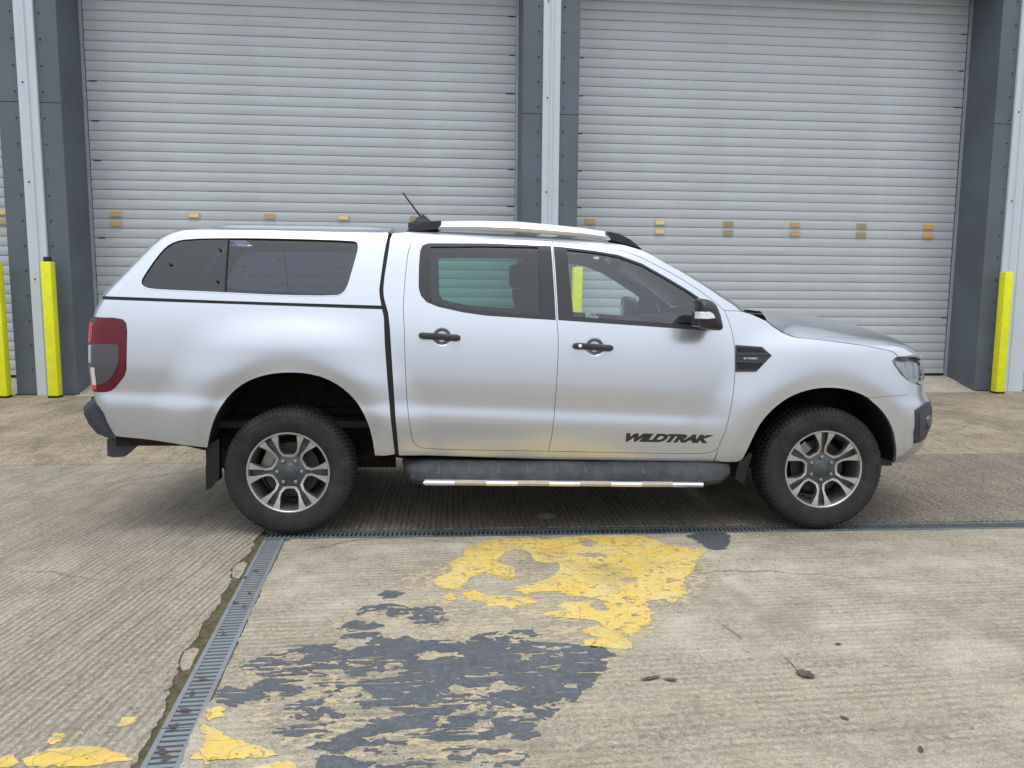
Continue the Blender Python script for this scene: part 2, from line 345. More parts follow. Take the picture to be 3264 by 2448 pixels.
MT['pt_yellow'] = roadpaint('worn_yellow_paint', (.66, .44, .07), (.62, .48, .19), (.38, .31, .17))
MT['pt_blue'] = roadpaint('worn_grey_paint', (.066, .075, .085), (.088, .098, .110), (.15, .155, .16))
MT['pt_ghost'] = roadpaint('faded_yellow_paint', (.47, .375, .22), (.42, .345, .22), (.34, .29, .20))

# ------------------------------------------------------------------ photo pixels to ground points
def ray(uv): return fw+(uv[0]-1632.0)/FPX*RT-(uv[1]-1224.0)/FPX*UP
def ground(uv, z=0.0):
    r = ray(uv); return (CAM+r*((z-CAM[2])/r[2]))[:2]
def reg(ox, oy, s=2.011): return lambda x, y: (ox+x/s, oy+y/s)
rA, rB, rC, rD, rE, rF = reg(200, 600), reg(1200, 600), reg(2164, 600), reg(200, 1100), reg(1200, 1100), reg(2164, 1100)
rH, rI, rG = reg(0, 1623), reg(1100, 1623), reg(2164, 1623)

# ------------------------------------------------------------------ numpy noise
def vnoise(x, y, seed=0):
    xi, yi = np.floor(x).astype(np.int64), np.floor(y).astype(np.int64); fx, fy = x-xi, y-yi
    fx, fy = fx*fx*(3-2*fx), fy*fy*(3-2*fy)
    def h(a, b):
        k = (a*374761393+b*668265263+seed*974634777) & 0xffffffff
        k = ((k ^ (k >> 13))*1274126177) & 0xffffffff; k = (k ^ (k >> 16)) & 0xffffffff
        return k/4294967295.0
    return (h(xi, yi)*(1-fx)+h(xi+1, yi)*fx)*(1-fy)+(h(xi, yi+1)*(1-fx)+h(xi+1, yi+1)*fx)*fy
def fbm(x, y, o=4, seed=0, rough=.5):
    s = 0; a = 1; t = 0
    for i in range(o): s = s+a*vnoise(x*2**i, y*2**i, seed+i*17); t += a; a *= rough
    return s/t
def inpoly(px, py, poly):
    poly = np.asarray(poly, float); ins = np.zeros(px.shape, bool); n = len(poly)
    for i in range(n):
        x1, y1 = poly[i]; x2, y2 = poly[(i+1) % n]
        c = ((y1 > py) != (y2 > py))
        with np.errstate(divide='ignore', invalid='ignore'): xx = (x2-x1)*(py-y1)/(y2-y1+1e-15)+x1
        ins ^= c & (px < xx)
    return ins
def resample(P, d, closed=True):
    P = [np.array(p, float) for p in P]; out = []
    n = len(P)
    for i in range(n if closed else n-1):
        a, b = P[i], P[(i+1) % n]; k = max(1, int(math.ceil(np.linalg.norm(b-a)/d)))
        for j in range(k): out.append(a+(b-a)*j/k)
    if not closed: out.append(P[-1])
    return np.array(out)
def chaikin(P, n=1, closed=True):
    P = np.array(P, float)
    for _ in range(n):
        Q = []
        m = len(P)
        for i in range(m if closed else m-1):
            a, b = P[i], P[(i+1) % m]; Q += [.75*a+.25*b, .25*a+.75*b]
        if not closed: Q = [P[0]]+Q+[P[-1]]
        P = np.array(Q)
    return P
def triangulate(outline, holes, interior):
    vs = [Vector(p) for p in outline]; ed = [(i, (i+1) % len(outline)) for i in range(len(outline))]
    for h in holes:
        b = len(vs); vs += [Vector(p) for p in h]; ed += [(b+i, b+(i+1) % len(h)) for i in range(len(h))]
    vs += [Vector(p) for p in interior]
    v, e, f, *_ = delaunay_2d_cdt(vs, ed, [], 0, 1e-6)
    V = np.array([p[:] for p in v]); F = np.array([t for t in f if len(t) == 3])
    c = V[F].mean(1); ok = inpoly(c[:, 0], c[:, 1], outline)
    for h in holes: ok &= ~inpoly(c[:, 0], c[:, 1], h)
    return V, F[ok]
def flat_sheet(name, poly, zf, mat, parent=None, depth=0.0, holes=(), res=None):
    poly = [tuple(p) for p in poly]
    pts = []
    V, F = triangulate(poly, [list(h) for h in holes], pts)
    a = V[F[:, 1]]-V[F[:, 0]]; b = V[F[:, 2]]-V[F[:, 0]]; cr_ = a[:, 0]*b[:, 1]-a[:, 1]*b[:, 0]
    F[cr_ < 0] = F[cr_ < 0][:, ::-1]
    vv = [(p[0], p[1], zf(p[0], p[1]) if callable(zf) else zf) for p in V]; ff = [tuple(f) for f in F]
    if depth > 0:
        for ring in [poly]+[list(h) for h in holes]:
            k = len(vv); m = len(ring)
            for p in ring:
                z = zf(p[0], p[1]) if callable(zf) else zf; vv += [(p[0], p[1], z), (p[0], p[1], z-depth)]
            for i in range(m):
                j = (i+1) % m; ff.append((k+2*i, k+2*j, k+2*j+1, k+2*i+1))
    return mesh_obj(name, vv, ff, mat, parent)

# ------------------------------------------------------------------ THE SETTING: yard
YJ, YW, RISE = 1.15, 4.60, 0.134
def zg(x, y):            # yard level: flat by the drain, a gentle fall up to the building
    return 0.0 if y <= YJ else (y-YJ)/(YW-YJ)*RISE
X0, X1, Y0 = -16.0, 20.0, -22.0
grd = mesh_obj('ground', [(-300, -300, -.01), (300, -300, -.01), (300, 300, -.01), (-300, 300, -.01), (X0, Y0, -.01), (X1, Y0, -.01), (X1, 16, -.01), (X0, 16, -.01)],
               [(0, 1, 5, 4), (1, 2, 6, 5), (2, 3, 7, 6), (3, 0, 4, 7)], MT['asphalt'])
tag(grd, 'weathered concrete yard stretching away around the bays', 'ground', kind='structure')
# drain lines
dr_far = lambda x: -0.805-0.0205*x-0.0
dr_near = lambda x: dr_far(x)-0.145
brL = lambda y: -0.165+0.052*(-(y)-0.95)
brR = lambda y: brL(y)+0.118
# crack left of the branch channel and mortar edge on the right, traced on the ground
crackL = [ground(rH(*a)) for a in [(1650, 165), (1620, 240), (1590, 295), (1520, 345), (1480, 385), (1470, 425), (1495, 452), (1455, 500), (1415, 545), (1405, 590), (1385, 645), (1350, 690), (1310, 725), (1295, 780), (1265, 835), (1200, 880), (1155, 915), (1150, 1000), (1125, 1055), (1108, 1110), (1090, 1150), (1060, 1235), (1030, 1330), (980, 1420), (940, 1480), (900, 1555), (845, 1659)]]
mortR = [ground(rH(*a)) for a in [(1835, 205), (1800, 270), (1780, 315), (1735, 400), (1690, 480), (1660, 560), (1620, 630), (1590, 720), (1560, 770), (1520, 880), (1490, 960), (1430, 1040), (1420, 1100), (1385, 1180), (1330, 1250), (1290, 1300), (1250, 1390), (1210, 1480), (1190, 1560), (1150, 1659)]]
def jag(P, amp, d=.02, seed=3):
    Q = resample(P, d, closed=False); n1 = fbm(Q[:, 0]*30+5, Q[:, 1]*30, 3, seed)-.5; Q[:, 0] += amp*2*n1; return [tuple(q) for q in Q]
crackL = jag(crackL, .018); mortR = jag(mortR, .010, seed=9)
crackL[0] = (crackL[0][0], -0.93)
yend = crackL[-1][1]
left_edge = [(-0.20, YJ-.012), (-0.20, -0.80)]+crackL+[(brL(-22)-.05, Y0)]
s1 = flat_sheet('concrete_slab', [(X0, Y0), (X0, YJ-.012)]+left_edge, 0.0, MT['con_left'], grd, .16)
tag(s1, 'grooved grey concrete bay left of the branch drain', kind='structure')
s2 = flat_sheet('concrete_slab', [(brR(Y0)+.05, Y0)]+[tuple(p) for p in mortR[::-1]]+[(mortR[0][0]+.02, dr_near(0)-.012), (X1, dr_near(X1)-.012), (X1, Y0)], 0.0, MT['con_right'], grd, .16)
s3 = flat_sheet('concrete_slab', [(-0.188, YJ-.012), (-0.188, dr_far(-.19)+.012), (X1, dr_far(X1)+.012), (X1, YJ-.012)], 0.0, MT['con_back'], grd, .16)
s4 = flat_sheet('concrete_slab', [(X0, YJ), (X1, YJ), (X1, YW+.02), (X0, YW+.02)], zg, MT['con_apron'], grd, .02)
# bedding under and beside the channels
bed = flat_sheet('mortar_bed', [(brR(Y0)+.0, Y0), (brR(-.96), -.96), (mortR[0][0]+.03, -.96)]+[(p[0]+.004, p[1]) for p in mortR]+[(brR(Y0)+.06, Y0)], -0.012, MT['mortar'], grd)
dirt = flat_sheet('mossy_joint', [(brL(Y0)-.06, Y0)]+[(p[0]-.004, p[1]) for p in crackL[::-1]]+[(-.215, -.78), (-.165, -.78), (brL(-.94), -.94), (brL(Y0), Y0)], -0.008, MT['moss'], grd)
# two broken chips of concrete in the joint
for k, pts in enumerate([[(1510, 350), (1560, 330), (1585, 345), (1560, 400), (1530, 438), (1490, 430), (1488, 385)], [(1180, 905), (1240, 880), (1278, 890), (1245, 960), (1215, 1015), (1170, 1030), (1155, 985), (1165, 940)]]):
    P = jag([ground(rH(*a)) for a in pts]+[ground(rH(*pts[0]))], .003, .015, 21+k)[:-1]
    flat_sheet('concrete_chip', P, -.004, MT['mortar'], grd, .03)
# joint strip between the slabs and the apron
mesh_obj('joint_filler', [(X0, YJ-.03, -.008), (X1, YJ-.03, -.008), (X1, YJ+.02, -.008), (X0, YJ+.02, -.008)], [(0, 1, 2, 3)], MT['moss'], grd)

# ---- channel drains: each grating section a part
def grating(x0, x1, wid, pitch, slot, ang=0.0, double=False):
    """top at z=0, length along x, width along y (0..wid); bars, rims, slots"""
    m = MB(); rim = .018 if wid < .13 else .030
    m.box(x0, x1, 0, rim, -.022, 0); m.box(x0, x1, wid-rim, wid, -.022, 0)
    n = int(round((x1-x0)/pitch)); p = (x1-x0)/n
    for i in range(n+1):
        c = x0+i*p; a, b = max(x0, c-(p-slot)/2), min(x1, c+(p-slot)/2)
        sh = ang
        v = [(a, rim, -.002), (b, rim, -.002), (b+sh, wid-rim, -.002), (a+sh, wid-rim, -.002), (a, rim, -.02), (b, rim, -.02), (b+sh, wid-rim, -.02), (a+sh, wid-rim, -.02)]
        m.add(v, [(0, 1, 2, 3), (4, 7, 6, 5), (0, 4, 5, 1), (1, 5, 6, 2), (2, 6, 7, 3), (3, 7, 4, 0)])
    return m
def channel(name, org, ang, length, wid, pitch, slot, mat, label, sec=1.0, rag=0.0):
    root = empty(name, (org[0], org[1], 0), ang)
    tag(root, label, 'drain', 'yard channel drains')
    t = MB(); t.box(0, length, 0, .012, -.15, -.021); t.box(0, length, wid-.012, wid, -.15, -.021); t.box(0, length, .012, wid-.012, -.155, -.14)
    t.build('trough', MT['trough'], root)
    k = 0; x = 0.0
    while x < length-1e-6:
        e = min(x+sec, length)
        o = grating(x+.002, e-.002, wid, pitch, slot, ang=rag).build('grating', mat, root)
        o.location.z = -.001-.002*((k*37) % 3)/2; x = e; k += 1
    return root
mainang = math.atan(-.0205)
channel('channel_drain', (-.17, dr_near(-.17)), mainang, 16.0, .145, .027, .014, MT['grate_dark'], 'dark slotted drain running along under the truck wheels', rag=.003)
brang = math.atan2(-1, .052)
b0 = (brR(-.955), -.958)
channel('channel_drain', (b0[0]-.118/math.cos(.052), b0[1]), brang, 12.0, .118, .030, .0125, MT['grate'], 'pale blue grey slotted drain running out from the rear wheel')

# ---- worn paint: flakes as real thin sheets, ragged by noise
def paint_sheet(name, polys, mat, label, bounds, step=.005, warp=.012, holes=(), keep=None, z=.0016, wx=14.0, wy=22.0):
    xs = np.arange(bounds[0], bounds[1], step); ys = np.arange(bounds[2], bounds[3], step)
    GX, GY = np.meshgrid(xs, ys); cx, cy = GX+step/2, GY+step/2
    qx = cx+warp*4*(fbm(cx*wx, cy*wy, 5, 5, .72)-.5)+.035*(fbm(cx*45, cy*95, 3, 8, .7)-.5); qy = cy+warp*2.6*(fbm(cx*wx, cy*wy, 5, 11, .72)-.5)+.012*(fbm(cx*45, cy*95, 3, 19, .7)-.5)
    ms = np.zeros(cx.shape, bool)
    for P in polys: ms |= inpoly(qx, qy, P)
    for P in holes: ms &= ~inpoly(qx, qy, P)
    if keep is not None: ms &= keep(cx, cy)
    nx = len(xs)+1; idx = -np.ones((len(ys)+1)*nx, int); V = []; F = []
    jj, ii = np.nonzero(ms)
    q = np.stack([jj*nx+ii, jj*nx+ii+1, (jj+1)*nx+ii+1, (jj+1)*nx+ii], 1)
    uq, inv = np.unique(q, return_inverse=True); inv = inv.reshape(q.shape)
    vx = bounds[0]+(uq % nx)*step; vy = bounds[2]+(uq//nx)*step
    o = mesh_obj(name, np.stack([vx, vy, np.full(len(uq), z)], 1), inv, mat)
    # pull stair steps into a smoother edge
    bm = bmesh.new(); bm.from_mesh(o.data)
    bv = [v for v in bm.verts if v.is_boundary]
    for _ in range(2):
        new = {}
        for v in bv:
            nb = [e.other_vert(v).co for e in v.link_edges if e.is_boundary]
            if len(nb) == 2: new[v] = v.co*.5+(nb[0]+nb[1])*.25
        for v, c in new.items(): v.co = c
    bm.to_mesh(o.data); bm.free()
    tag(o, label, 'painted marking', kind=None); return o
GI = lambda pts: [tuple(ground(rI(*a))) for a in pts]
GH = lambda pts: [tuple(ground(rH(*a))) for a in pts]
yel = GI([(780, 245), (900, 200), (1000, 190), (1200, 185), (1290, 195), (1440, 180), (1640, 165), (1830, 165), (1950, 185), (2060, 225), (2180, 245), (2320, 262), (2270, 310), (2255, 360), (2225, 405), (2180, 440), (2175, 500), (2205, 545), (2150, 560), (2110, 610), (2060, 580), (1930, 590), (1960, 640), (1985, 670), (1960, 720), (1900, 760), (1850, 800), (1810, 830), (1860, 890), (1800, 900), (1740, 890), (1600, 890), (1540, 870), (1540, 840), (1650, 830), (1560, 800), (1500, 780), (1640, 740), (1600, 710), (1440, 700), (1300, 690), (1250, 670), (1300, 655), (1430, 650), (1370, 620), (1420, 590), (1560, 600), (1700, 600), (1640, 580), (1500, 560), (1330, 530), (1240, 530), (1180, 555), (1090, 530), (1060, 505), (1200, 480), (1290, 450), (1340, 420), (1380, 380), (1360, 350), (1230, 345), (1190, 290), (1130, 255), (1050, 265), (1000, 310), (970, 345), (1090, 375), (1080, 440), (1030, 465), (970, 430), (900, 400), (800, 440), (760, 480), (720, 515), (620, 510), (560, 470), (600, 430), (690, 390), (670, 350), (760, 300)])
yel2 = GI([(750, 540), (830, 515), (900, 550), (1050, 560), (1180, 570), (1235, 600), (1150, 610), (1060, 640), (1010, 625), (920, 625), (900, 600), (800, 580)])
yel3 = GI([(615, 565), (680, 540), (725, 575), (700, 590), (640, 580)])
yh = [GI([(1490, 210), (1560, 195), (1630, 215), (1580, 240), (1510, 235)]), GI([(1480, 285), (1640, 285), (1700, 300), (1600, 310), (1490, 300)]), GI([(1750, 450), (1860, 440), (1870, 465), (1790, 475)]), GI([(1570, 610), (1640, 600), (1700, 640), (1640, 650), (1590, 640)])]
pinholes = lambda t, sd=31: (lambda x, y: (fbm(x*22, y*50, 4, sd, .6) > t))
paint_sheet('painted_marking', [yel, yel2, yel3], MT['pt_yellow'], 'large flaking yellow paint patch beside the long drain', (.3, 2.7, -2.9, -.95), holes=yh, keep=lambda x, y: (fbm(x*22, y*50, 4, 31, .6) > .30) & (fbm(x*60, y*120, 3, 71, .7) > .24))
ghost = GI([(270, 490), (420, 420), (560, 370), (670, 330), (760, 300), (690, 390), (600, 430), (560, 470), (560, 540), (480, 545), (440, 515)])
ghost2 = GI([(2270, 310), (2440, 310), (2400, 380), (2330, 450), (2220, 600), (2170, 610), (2150, 560), (2205, 545), (2180, 440), (2225, 405)])
ghost3 = GI([(1830, 820), (2000, 690), (2060, 690), (1980, 780), (1860, 880), (1700, 1000), (1600, 1140), (1500, 1240), (1330, 1360), (1230, 1420), (1250, 1370), (1340, 1340), (1480, 1245), (1540, 1180), (1610, 1100), (1690, 990), (1640, 960), (1750, 945)])
for g_, lb in ((ghost, 'faint worn cream paint left of the large yellow patch'), (ghost2, 'faint worn cream paint right of the large yellow patch'), (ghost3, 'faint worn cream paint edging the grey paint patch')):
    paint_sheet('painted_marking', [g_], MT['pt_ghost'], lb, (.2, 2.7, -3.0, -.95), keep=lambda x, y: fbm(x*40, y*60, 4, 77, .65) > .50, z=.0009)['kind'] = 'stuff'
blue = GI([(-100, 870), (0, 800), (200, 785), (340, 800), (480, 840), (700, 840), (900, 790), (1200, 770), (1250, 810), (1100, 845), (1400, 860), (1650, 880), (1750, 945), (1640, 960), (1690, 990), (1680, 1030), (1610, 1100), (1540, 1180), (1480, 1250), (1330, 1350), (1220, 1370), (1240, 1420), (1180, 1500), (1190, 1560), (1100, 1659), (1040, 1800), (-120, 1800), (-220, 1560), (-420, 1480), (-540, 1300), (-860, 1230), (-800, 1130), (-640, 1150), (-500, 1080), (-700, 1020), (-480, 930), (-300, 870)])
blue2 = GI([(60, 680), (120, 625), (300, 600), (400, 630), (600, 620), (670, 710), (560, 745), (430, 730), (400, 690), (250, 690), (300, 640), (130, 660), (80, 690)])
blue3 = GI([(200, 555), (250, 522), (330, 525), (385, 540), (340, 562), (250, 575)])
blue5 = GI([(-60, 760), (40, 715), (140, 720), (260, 750), (160, 775), (20, 785)])
blue4 = GI([(2180, 175), (2260, 150), (2440, 150), (2470, 170), (2470, 215), (2440, 255), (2370, 265), (2300, 240), (2250, 200)])
ghost4 = blue
blueA = GI([(-700, 1000), (-480, 930), (-300, 870), (480, 840), (300, 1290), (-640, 1150)])
def bluekeep(x, y):
    f = fbm(x*7.5, y*14, 6, 41, .68); g = fbm(x*2.2, y*2.4, 3, 63, .5)
    st = fbm(x*9+3*fbm(x*3, y*3, 2, 5), y*58, 4, 91, .62)
    sol = inpoly(x, y, solid)
    dens = .44+.24*(g-.5)+np.where(sol, -.11, 0)
    return ((f > dens) & (st > np.where(sol, .34, .385)))
solid = GI([(700, 860), (1100, 860), (1660, 980), (1600, 1110), (1480, 1230), (1300, 1330), (900, 1180), (700, 1120), (560, 1200), (560, 1290), (300, 1290), (0, 1060), (-60, 960), (200, 820), (480, 860)])
paint_sheet('painted_marking', [blue4], MT['pt_blue'], 'small grey paint scrap against the long drain', (-.05, 2.65, -3.75, -1.0), warp=.010)
for b_, lb in ((blue2, 'ragged grey paint island below the small scrap, left of the yellow'), (blue3, 'tiny grey paint scrap by the faint cream paint'), (blue5, 'grey paint island at the upper left of the big grey patch')):
    paint_sheet('painted_marking', [b_], MT['pt_blue'], lb, (-.05, 2.65, -3.75, -1.0), warp=.016, keep=pinholes(.36, 51))
paint_sheet('painted_marking', [blue], MT['pt_blue'], 'flaking blue grey paint patch streaked by the concrete grooves', (-.05, 2.65, -4.0, -1.0), keep=bluekeep, warp=.014)
env = GI([(270, 490), (560, 370), (760, 290), (1000, 200), (1900, 200), (2300, 270), (2230, 430), (1980, 700), (1850, 880), (1690, 1000), (1480, 1250), (1240, 1420), (1100, 1659), (1040, 1800), (-120, 1800), (-420, 1480), (-860, 1230), (-700, 1020), (-300, 860), (100, 600)])
paint_sheet('painted_marking', [env], MT['pt_ghost'], 'cream remains of older paint showing between the grey flakes', (-.05, 2.65, -4.0, -1.0), keep=lambda x, y: (fbm(x*3, y*6, 4, 133, .6) > .50) & (fbm(x*26, y*70, 4, 57, .72) > .53), z=.0006, warp=.014)['kind'] = 'stuff'
ylow = GH([(1215, 1590), (1290, 1540), (1285, 1400), (1330, 1330), (1360, 1280), (1430, 1265), (1440, 1330), (1350, 1350), (1300, 1385), (1420, 1430), (1500, 1470), (1600, 1500), (1700, 1530), (1800, 1580), (1700, 1590), (1480, 1600), (1350, 1640), (1300, 1620)])
ylow2 = GH([(1660, 1645), (1780, 1615), (1900, 1630), (1930, 1800), (1500, 1800), (1550, 1680)])
paint_sheet('painted_marking', [ylow, ylow2], MT['pt_yellow'], 'small flaking yellow paint patch right of the branch drain', (.0, .75, -3.6, -2.6), keep=pinholes(.26, 35), z=.0022)
yl = [GH([(-60, 1620), (70, 1570), (130, 1610), (100, 1650), (-60, 1665)]), GH([(160, 1600), (260, 1560), (400, 1530), (560, 1520), (700, 1540), (800, 1570), (830, 1610), (700, 1630), (560, 1650), (300, 1655), (170, 1650)]), GH([(760, 1390), (800, 1335), (880, 1325), (860, 1360), (790, 1400)]), GH([(290, 1500), (350, 1440), (430, 1440), (400, 1490), (350, 1515)]), GH([(490, 1445), (515, 1425), (545, 1430), (530, 1450)]), GH([(690, 1370), (710, 1350), (718, 1375)])]
paint_sheet('painted_marking', yl, MT['pt_yellow'], 'yellow paint strip left of the branch drain', (-.75, -.05, -3.3, -2.7), warp=.006, keep=pinholes(.24, 39))

# ---- puddle and debris
P = [tuple(ground(rE(*a))) for a in [(1020, 1100), (1045, 1085), (1100, 1082), (1150, 1092), (1140, 1110), (1090, 1118), (1040, 1115)]]
MT['water'] = pmat('puddle_pale_reflection', (.34, .34, .36), .25, 0, .6)  # pale grey base colour stands in for the sky reflected in the puddle
tag(flat_sheet('puddle', chaikin(P, 2), .004, MT['water']), 'small pale puddle under the truck by the drain', 'puddle', kind='structure')
def leaf(pos, ln, wd, rz, label, grp, stalk=True, curl=.25, parent=None):
    n = 9; v = []; f = []
    for i in range(n):
        t = i/(n-1); hw = wd/2*math.sin(math.pi*min(1, t*.92+.06))**.8*(1+.22*math.sin(i*2.4))
        zc_ = curl*ln*(t-.5)**2
        for s in (-1, 0, 1): v.append((ln*(t-.5), s*hw, .004+zc_+abs(s)*curl*hw*.8))
    for i in range(n-1):
        for s in range(2): a = i*3+s; f.append((a, a+1, a+4, a+3))
    o = mesh_obj('dead_leaf', v, f, MT['leaf'], None, True); o.location = (pos[0], pos[1], .0); o.rotation_euler = (0, 0, rz)
    tag(o, label, 'leaf', grp)
    if stalk: MB().tube([(ln*.5, 0, .012), (ln*.75, .01, .035), (ln*.98, .02, .05)], [.0022, .0018, .0014], 6).build('stalk', MT['twig'], o)
    return o
leaf(ground(rG(805, 1065)), .075, .055, 2.2, 'dead brown leaf with its stalk up on bare concrete', 'dead leaves in the yard')
leaf(ground(rI(1960, 1090)), .085, .022, .3, 'thin shrivelled brown leaf beside the grey paint', 'dead leaves in the yard', False)
leaf(ground(rI(2085, 1100)), .05, .02, 2.8, 'short curled brown leaf beside the thin shrivelled one', 'dead leaves in the yard', False)
for k, (a, ln) in enumerate([((1640, 400), .035), ((1570, 440), .03), ((1510, 600), .035), ((1560, 625), .025), ((1430, 800), .03), ((1300, 1090), .035), ((1230, 1185), .032), ((1185, 1295), .04), ((1110, 1400), .036), ((1040, 1560), .045), ((1060, 1600), .035), ((1600, 540), .03)]):
    o = leaf(ground(rH(*a)), ln, ln*.5, k*1.3, 'small dead leaf caught on the branch drain grating', 'leaves on the branch drain', False)
for k, a in enumerate([(1020, 870), (1060, 1345), (1550, 1550)]):
    leaf(ground(rG(*a)), .028+.006*(k % 3), .016, k*2.1, 'tiny dark leaf fragment lying on bare concrete', 'leaf fragments on the concrete', False)
tw = MB().tube([(*ground(rG(275, 745)), .006), (*ground(rG(350, 800)), .008), (*ground(rG(405, 840)), .006)], [.0012, .0014, .0016], 6).build('twig', MT['twig'])
tag(tw, 'thin twig lying on the concrete near the yellow paint', 'twig')

# ------------------------------------------------------------------ warehouse front
DREV = .65; YS = YW+DREV
COLX = [-3.972, 2.254, 8.532]; HW = .355; TOPZ = 5.62
wh = empty('warehouse', (0, YW, 0)); tag(wh, 'grey clad warehouse front with white vertical strips between shutters', 'building')
def wpart(m, name, mat, smooth=False): 
    o = m.build(name, mat, wh, smooth); o.location = (0, -YW, 0); return o
zb = RISE-.02
def zramp(y): return RISE+.150*smooth01(YW-.1, YS+.1, y)
ZJ = [3.63, 3.66, 3.70]
for ci, cx in enumerate(COLX):
    for s in (-1, 1):
        a, b = (cx-HW, cx-.108) if s < 0 else (cx+.108, cx+HW)
        m = MB(); m.box(a, b, YW, YW+.03, zb, ZJ[ci]-.004); wpart(m, 'cladding_panel', MT['clad'])
        m = MB(); m.box(a, b, YW+.002, YW+.03, ZJ[ci]+.004, TOPZ+3.4); wpart(m, 'cladding_panel', MT['clad'])
        xr = cx+s*HW; m = MB(); m.box(min(xr, xr-s*.03), max(xr, xr-s*.03), YW+.031, YS+.12, zb, TOPZ+.02); wpart(m, 'reveal_panel', MT['clad_edge'])
        sc = MB()
        for q in range(18):
            zz = .45+q*.30; xs_ = cx+s*.16
            sc.tube([(xs_, YW+.001, zz), (xs_, YW-.010, zz), (xs_, YW-.012, zz)], [.010, .008, .003], 8)
        wpart(sc, 'screw_heads', MT['dark_metal'])['kind'] = 'stuff'
    # white folded cover strip with a raised rib
    prof = [(-.108, .012), (-.108, -.030), (-.100, -.036), (-.020, -.030), (-.012, -.052), (.012, -.052), (.020, -.030), (.100, -.036), (.108, -.030), (.108, .012)]
    m = MB(); rings = [[(cx+p[0], YW+p[1], z) for p in prof] for z in (zb, TOPZ+3.4)]; m.loft(rings); wpart(m, 'cover_strip', MT['white_clad'])
    sc = MB()
    for q in range(5): zz = 1.55+q*1.15; sc.tube([(cx-.05, YW-.030, zz), (cx-.05, YW-.042, zz)], [.011, .009], 8)
    wpart(sc, 'screw_heads', MT['dark_metal'])['kind'] = 'stuff'
    # kerb stub at the foot
    m = MB(); m.box(cx-HW-.02, cx+HW+.02, YW-.02, YW+.10, zb-.1, RISE+.012, .008); wpart(m, 'foot_flashing', MT['dark_metal'])
# second white strip on the right hand column
m = MB(); cx = COLX[2]+.222; m.loft([[(cx+p[0], YW+p[1], z) for p in [(-.112, .012), (-.112, -.034), (-.104, -.040), (.085, -.040), (.093, -.026), (.112, -.026), (.112, .012)]] for z in (zb, TOPZ+3.4)]); wpart(m, 'cover_strip', MT['white_clad'])
# wall beyond the columns and fascia over the doors
m = MB(); m.box(-16, COLX[0]-6.26-HW, YW, YW+.2, -.1, TOPZ+3.4); wpart(m, 'wall_panel', MT['clad'])
m = MB(); m.box(COLX[2]+HW+5.55, 20, YW, YW+.2, -.1, TOPZ+3.4); wpart(m, 'wall_panel', MT['clad'])
bays = [(COLX[0]-6.26+HW, COLX[0]-HW), (COLX[0]+HW, COLX[1]-HW), (COLX[1]+HW, COLX[2]-HW), (COLX[2]+HW, COLX[2]+HW+5.55)]
for a, b in bays:
    m = MB(); m.box(a, b, YW+.004, YW+.2, TOPZ, TOPZ+3.4); wpart(m, 'fascia_panel', MT['white_clad'])  # fascia out of view, coloured white to lighten the bonnet's reflection
    m = MB(); m.box(a, b, YW+.2, YS+.3, TOPZ-.0, TOPZ+.1); wpart(m, 'head_soffit', MT['clad_edge'])
m = MB(); m.box(-16, 20, YS+.3, YS+8, TOPZ+.1, TOPZ+3.3); wpart(m, 'roof_mass', MT['clad'])
m = MB(); m.box(-16, 20, YS+.14, YS+.2, 0, TOPZ+.1); wpart(m, 'back_wall', MT['dark_metal'])
# door thresholds: the yard runs up to each shutter
for k, (a, b) in enumerate(bays):
    v = []; f = []; ny = 9
    for i in range(ny):
        y = YW-.12+(YS+.14-(YW-.12))*i/(ny-1)
        for x in (a, a+.25, (a+b)/2, b-.25, b): v.append((x, y, zramp(y)+(.0 if i else -.004)))
    for i in range(ny-1):
        for j in range(4): q = i*5+j; f.append((q, q+1, q+6, q+5))
    mesh_obj('threshold_ramp', v, f, MT['con_ramp'], grd)
# ---- roller shutters
PITCH_S = .1222; ZS0 = .285
def slat_mesh(length):
    prof = []                                   # (y outwards negative, z) one slat: rounded face, tucked lower lip
    for t in np.linspace(0, 1, 12):
        z = .006+t*(PITCH_S-.010); y = -.010*math.sin(math.pi*(.20+.70*t))**.8-.004*t*(1-t)
        prof.append((y, z))
    prof = [(0.006, .003), (-.004, .003)]+prof+[(-.003, PITCH_S-.001), (.006, PITCH_S-.001)]
    v = []; n = len(prof)
    for x in (0, length): v += [(x, p[0], p[1]) for p in prof]
    f = [(i, i+n, i+n+1, i+1) for i in range(n-1)]+[tuple(range(n)), tuple(range(2*n-1, n-1, -1))]
    me = bpy.data.meshes.new('slat'); me.from_pydata(v, [], f); me.update(); me.polygons.foreach_set('use_smooth', [True]*len(f)); me.set_sharp_from_angle(angle=math.radians(50)); me.materials.append(MT['shutter']); return me
sh_labels = ['grey roller shutter left of the two yellow bollards', 'grey roller shutter behind the canopy, left of the middle column', 'grey roller shutter behind the bonnet, right of the middle column', 'grey roller shutter beyond the right hand column']
shutters = []
